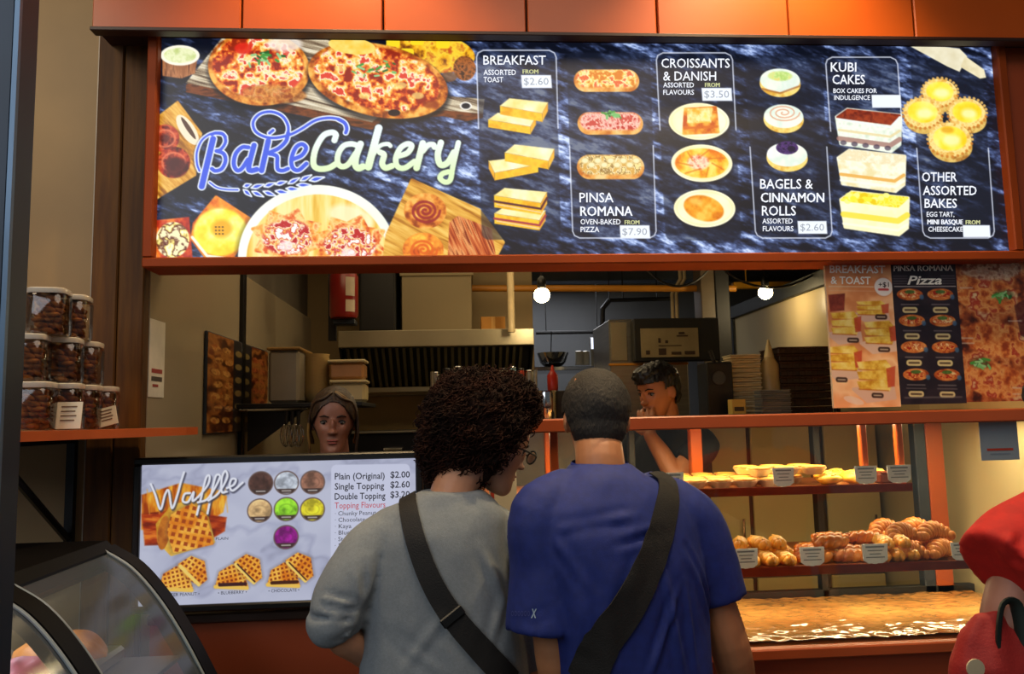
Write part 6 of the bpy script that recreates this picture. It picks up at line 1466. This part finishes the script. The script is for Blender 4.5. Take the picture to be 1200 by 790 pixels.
st2, pts2, nr2 = ribbon('strap', shirt2, [(484, 575), (479, 590), (488, 635), (506, 682), (530, 722), (562, 760), (598, 800)], (.044, .060), M_strap, bag2)
k = min(range(len(pts2)), key=lambda i: (pts2[i]-W(531, 724, pts2[i].y)).length)
t_ = (pts2[k+1]-pts2[k-1]).normalized(); n_ = nr2[k]; s_ = t_.cross(n_).normalized(); M = Matrix((t_, s_, n_)).transposed(); b = MB().box((-.012, -.030, .0), (.012, .030, .010), ch=.003); b.v = [M @ v+pts2[k]+n_*.006 for v in b.v]; b.build('slider', M_black, bag2)
q = pts2[-1]; p = q+Vector((.05, .02, -.14)); MB().tube([q+Vector((0, -.002, 0)), q+Vector((.03, .0, -.05)), p], [.026, .026, .02], 8, flat=.3).build('lower_strap', M_strap, bag2)
MB().box((p.x-.09, p.y-.07, p.z-.16), (p.x+.09, p.y-.01, p.z), ch=.02).build('pouch', M_strap, bag2)

# ---------------- the person in red at the right edge
U3 = Vector((.975, .22, 0)).normalized(); V3 = Vector((0, 0, 1)).cross(U3)
sL3 = W(1206, 624, 1.42); nb3 = sL3+U3*.19+Vector((0, 0, .085))
red = thing('person', (nb3.x, nb3.y, 0), 'person in a red T-shirt at the right edge, carrying a red bag on the forearm', 'person')
tc = nb3-Vector((0, 0, .05)); b = MB()
torso(b, [(nb3, .070, .065), (tc+Vector((0, 0, .01)), .12, .085), (tc-Vector((0, 0, .05)), .175, .105), (tc-Vector((0, 0, .15)), .180, .118), (tc-Vector((0, 0, .30)), .165, .115), (tc-Vector((0, 0, .45)), .175, .12), (tc-Vector((0, 0, .56)), .185, .125)], U3, 30, 2.4)
sR3 = sL3+U3*.36
hem3 = W(1168, 662, 1.39)
limb(b, [nb3.lerp(sL3, .5), sL3+Vector((0, 0, -.002)), hem3.lerp(sL3, .45), hem3], [.055, .068, .070, .068], 22, False); limb(b, [nb3.lerp(sR3, .5), sR3, sR3+U3*.04-Vector((0, 0, .13))], [.055, .068, .070], 22, False)
M_red = mat('red_jersey', '#b41408', .8, var=.10, vs=50, bump=.12, bs=400)
cloth(b, 'shirt', M_red, red, [(W(1165, 650, 1.34), W(1200, 610, 1.34), .009, .006), (W(1190, 670, 1.34), W(1200, 620, 1.34), .010, -.008), (W(1150, 640, 1.34), W(1180, 600, 1.34), .010, .005)], .008, 2, 21, 7)
hc3 = nb3+Vector((.0, .02, .145)); Mh3 = face_basis((-.25, .95, -.2)); bd = MB(); head_shapes(bd, hc3, Mh3, 1.0)
limb(bd, [nb3-Vector((0, 0, .06)), nb3+Vector((0, 0, .02)), hc3+Mh3 @ Vector((0, -.02, -.05)), hc3], [.062, .055, .053, .05], 18)
e3 = W(1178, 735, 1.40); w3 = W(1196, 752, 1.58)
limb(bd, [sL3, sL3.lerp(e3, .55), e3, e3.lerp(w3, .5), w3], [.046, .047, .043, .038, .027], 16); hand(bd, w3, (-.1, 1, .1), (0, 0, -1), .95, .6, 1)
er3 = sR3+U3*.06-Vector((0, 0, .30)); wr_ = er3+V3*.12+Vector((0, 0, -.20)); limb(bd, [sR3, er3, wr_], [.046, .042, .027], 16); hand(bd, wr_, (0, .1, -1), (-1, 0, 0), .95, .3, 1)
torso(bd, [(tc, .10, .07), (tc-Vector((0, 0, .3)), .13, .09), (tc-Vector((0, 0, .5)), .15, .10)], U3, 20)
skin(bd, skinmat('brown_skin', '#9a6a58'), red); face_parts(red, hc3, Mh3)  # one even brown skin tone
legs(red, tc-Vector((0, 0, .60)), U3, m=mat('black_trousers', '#141518', .8), shoe=M_blackm, belly=(.172, .118), waist=tc-Vector((0, 0, .46)))
hair_cap(red, hc3, Mh3, 1.0, M_h1, lambda p: p.z > (-.06 if p.y < .0 else .03), .006, .012)
rb_ = W(1168, 775, 1.36)
rbag = thing('shoulder_bag', (rb_.x, 1.38, rb_.z-.20), 'red fabric bag with dark green handles hanging at the lower right', 'bag')
R = []
for z, w, d, sx in ((-.30, .085, .05, .0), (-.24, .10, .065, 0), (-.10, .095, .065, 0), (.0, .085, .05, .005), (.05, .070, .030, .012), (.085, .045, .012, .02)):
    R.append([Vector((rb_.x+.01+sx+math.cos(2*PI*j/28)*w*(1+.03*math.sin(5*j)), 1.38+math.sin(2*PI*j/28)*d, rb_.z-.01+z+.006*math.sin(j*1.7))) for j in range(28)])
b = MB().loft(R); cloth(b, 'bag_body', mat('red_bag_cloth', '#8c100a', .7, var=.12, vs=20, bump=.2, bs=200), rbag, [], .007, 2, 31, 12)
for dy in (-.03, .02):
    a, b2, c2 = W(1170, 742, 1.38+dy), W(1182, 700, 1.38+dy), W(1196, 742, 1.38+dy)
    MB().tube(curve([a-Vector((0, 0, .03)), a, b2+Vector((-.012, 0, -.012)), b2+Vector((.012, 0, -.012)), c2, c2-Vector((0, 0, .03))], 5), .012, 8, flat=.4).build('handle', mat('dark_green_strap', '#0e1c16', .6), rbag, smooth='auto')
p = W(1148, 786, 1.30)
MB().lathe([(.001, 0), (.016, 0), (.016, .003), (.001, .003)], (p.x, 1.312, p.z), 18, rot=Matrix.Rotation(PI/2, 3, 'X')).build('badge', mat('cream_badge', '#b8a888', .5), rbag)

# ---------------- the female worker behind the television
hc4 = W(391, 494, 2.66); Mh4 = face_basis((.12, -1, -.10), -.02)
w4 = thing('person', (hc4.x, 2.72, 0), 'female worker with fair tied-back hair looking over the television', 'person', 'workers behind the counter')
nb4 = hc4+Vector((0, .035, -.145)); U4 = Vector((-1, -.1, 0)).normalized()
b = MB(); torso(b, [(nb4+Vector((0, 0, .005)), .066, .060), (nb4-Vector((0, 0, .03)), .11, .08), (nb4-Vector((0, 0, .09)), .165, .10), (nb4-Vector((0, 0, .2)), .165, .115), (nb4-Vector((0, 0, .35)), .145, .105), (nb4-Vector((0, 0, .55)), .17, .12)], U4, 28)
sides = [nb4+Vector((s*.165, .01, -.075)) for s in (-1, 1)]
els = [p+Vector((s*.03, .02, -.27)) for p, s in zip(sides, (-1, 1))]
for p, e in zip(sides, els): limb(b, [nb4.lerp(p, .5)-Vector((0, 0, .01)), p, p.lerp(e, .6)], [.05, .058, .055], 18, False)
cloth(b, 'work_shirt', mat('mustard_work_shirt', '#6e5626', .8), w4, [], .010, 2)
b = MB(); b.box((nb4.x-.13, nb4.y-.135, .55), (nb4.x+.13, nb4.y-.12, nb4.z-.14), ch=.006); b.build('apron', mat('black_apron', '#121214', .8), w4)
bd = MB(); head_shapes(bd, hc4, Mh4, .93, .9); limb(bd, [nb4-Vector((0, 0, .06)), nb4+Vector((0, 0, .01)), hc4+Mh4 @ Vector((0, -.02, -.05)), hc4], [.058, .050, .047, .045], 18)
for p, e, s in zip(sides, els, (-1, 1)):
    w_ = e+Vector((-s*.06, -.14, .03)); limb(bd, [p, e, e.lerp(w_, .5), w_], [.042, .038, .034, .024], 14); hand(bd, w_, (-s*.4, -1, 0), (0, 0, -1), .9, .5, s)
torso(bd, [(nb4-Vector((0, 0, .08)), .10, .07), (nb4-Vector((0, 0, .3)), .12, .08), (nb4-Vector((0, 0, .5)), .14, .09)], U4, 20)
skin(bd, skinmat('rosy_skin', '#94604a'), w4, .0042, 3); face_parts(w4, hc4, Mh4, .93, '#2a1a10', '#96443c')
legs(w4, nb4-Vector((0, 0, .62)), U4, m=mat('black_trousers', '#141518', .8), shoe=M_blackm, belly=(.160, .115), waist=nb4-Vector((0, 0, .48)))
M_h4 = mat('fair_brown_hair', '#20140c', .5, var=.3, vs=30, col2='#4a3018', stretch=(6, 6, .8), bump=.3, bs=120)
hair_cap(w4, hc4, Mh4, .93, M_h4, lambda p: (p.z > .078-abs(p.x)*abs(p.x)*14 if p.y > .012 else p.z > -.10), .003, .009, 60)
g = MB(); gl = MB(); rn = random.Random(9)
for k in range(70):
    s = -1 if k % 2 else 1; f = (k//2)/35; y0 = .062-.075*f+rn.uniform(-.004, .004)
    P = [(s*.004, y0, .118-.25*max(0, y0-.03)), (s*.034, y0+.010*(1-f), .112-.45*max(0, y0-.01)), (s*.066, y0*.72, .072), (s*.083, y0*.45, .025), (s*.084, y0*.2-.012, -.03), (s*(.070+.01*rn.random()), -.035, -.085)]
    if f < .16 and s > 0 or f < .08: P[-2] = (s*.088, .025-.02*f, -.035); P[-1] = (s*.082, .018, -.10); P.append((s*.086, .010, -.16+.03*rn.random()))
    Q = [hc4+Mh4 @ Vector(v)*.93 for v in curve(P, 4)]; (gl if (f < .25 and s < 0 and k % 3 == 0) or k % 11 == 0 else g).tube(Q, [.0018]+[.0045]*(len(Q)-2)+[.0015], 6)
g.build('combed_hair', M_h4, w4, smooth=True, kind='stuff')
gl.build('fair_strands', mat('fair_strands', '#6a4a22', .45, col2='#a8803c', vs=8), w4, smooth=True, kind='stuff')

# ---------------- the young male worker, hand to his mouth
hc5 = W(771, 459, 3.16); Mh5 = face_basis((-.80, -.50, -.22), 0)
w5 = thing('person', (hc5.x+.03, 3.2, 0), 'young dark-haired male worker in black with a hand at his mouth', 'person', 'workers behind the counter')
nb5 = hc5+Vector((.045, .03, -.150)); U5 = Vector((.5, -.85, 0)).normalized()
b = MB(); torso(b, [(nb5+Vector((0, 0, .005)), .068, .062), (nb5-Vector((0, 0, .03)), .12, .085), (nb5-Vector((0, 0, .09)), .185, .105), (nb5-Vector((0, 0, .2)), .19, .12), (nb5-Vector((0, 0, .35)), .165, .11), (nb5-Vector((0, 0, .58)), .17, .115)], U5, 28)
s5 = [nb5+U5*(s*.185)-Vector((0, 0, .075)) for s in (-1, 1)]
mouth = hc5+Mh5 @ Vector((0, .11, -.06))
el5 = [W(795, 560, 3.02), s5[1]+Vector((.02, -.05, -.28))]
for p, e in zip(s5, el5): pass
near, farS = (s5[1], s5[0])
el5n = W(792, 556, 2.98)
limb(b, [nb5.lerp(near, .5), near, near.lerp(el5n, .62)], [.055, .064, .058], 18, False); limb(b, [nb5.lerp(farS, .5), farS, farS+Vector((0, .02, -.2))], [.055, .064, .058], 18, False)
cloth(b, 'shirt', mat('black_jersey', '#121214', .8), w5, [], .010, 2)
bd = MB(); head_shapes(bd, hc5, Mh5, .96); limb(bd, [nb5-Vector((0, 0, .06)), nb5+Vector((0, 0, .01)), hc5+Mh5 @ Vector((0, -.02, -.05)), hc5], [.060, .053, .051, .048], 18)
wr5 = mouth+Vector((.012, -.055, -.095))
limb(bd, [near, near.lerp(el5n, .5), el5n, el5n.lerp(wr5, .5), wr5], [.044, .044, .040, .037, .026], 16); hand(bd, wr5, mouth+Vector((0, -.02, .02))-wr5, Vector((.4, .9, .1)), .9, .55, 1)
ef = farS+Vector((0, .02, -.28)); wf = ef+Vector((-.10, -.10, -.1)); limb(bd, [farS, ef, wf], [.044, .038, .026], 14); hand(bd, wf, (-.5, -.5, -.5), (0, 0, -1), .9, .4, 1)
torso(bd, [(nb5-Vector((0, 0, .08)), .10, .07), (nb5-Vector((0, 0, .3)), .12, .08), (nb5-Vector((0, 0, .5)), .14, .09)], U5, 20)
skin(bd, skinmat('warm_skin', '#a8683e'), w5, .0042, 3); face_parts(w5, hc5, Mh5, .96, '#100c0a', '#7c4034')
legs(w5, nb5-Vector((0, 0, .66)), U5, m=mat('black_trousers', '#141518', .8), shoe=M_blackm, belly=(.160, .11), waist=nb5-Vector((0, 0, .5)))
M_h5 = mat('black_hair', '#0a0807', .45, var=.3, vs=40, bump=.5, bs=160, stretch=(1, 1, .4))
def keep5(p):
    if p.y > .035: return p.z > .050
    if abs(p.x) > .055 and -.03 < p.y < .03 and p.z < .018: return False
    return p.z > -.065+max(0, p.y+.03)*1.2
hair_cap(w5, hc5, Mh5, .96, M_h5, keep5, .008, .013, 60, extra=(((0, .05, .095), (.060, .05, .030)), ((.01, .075, .080), (.045, .03, .02))))
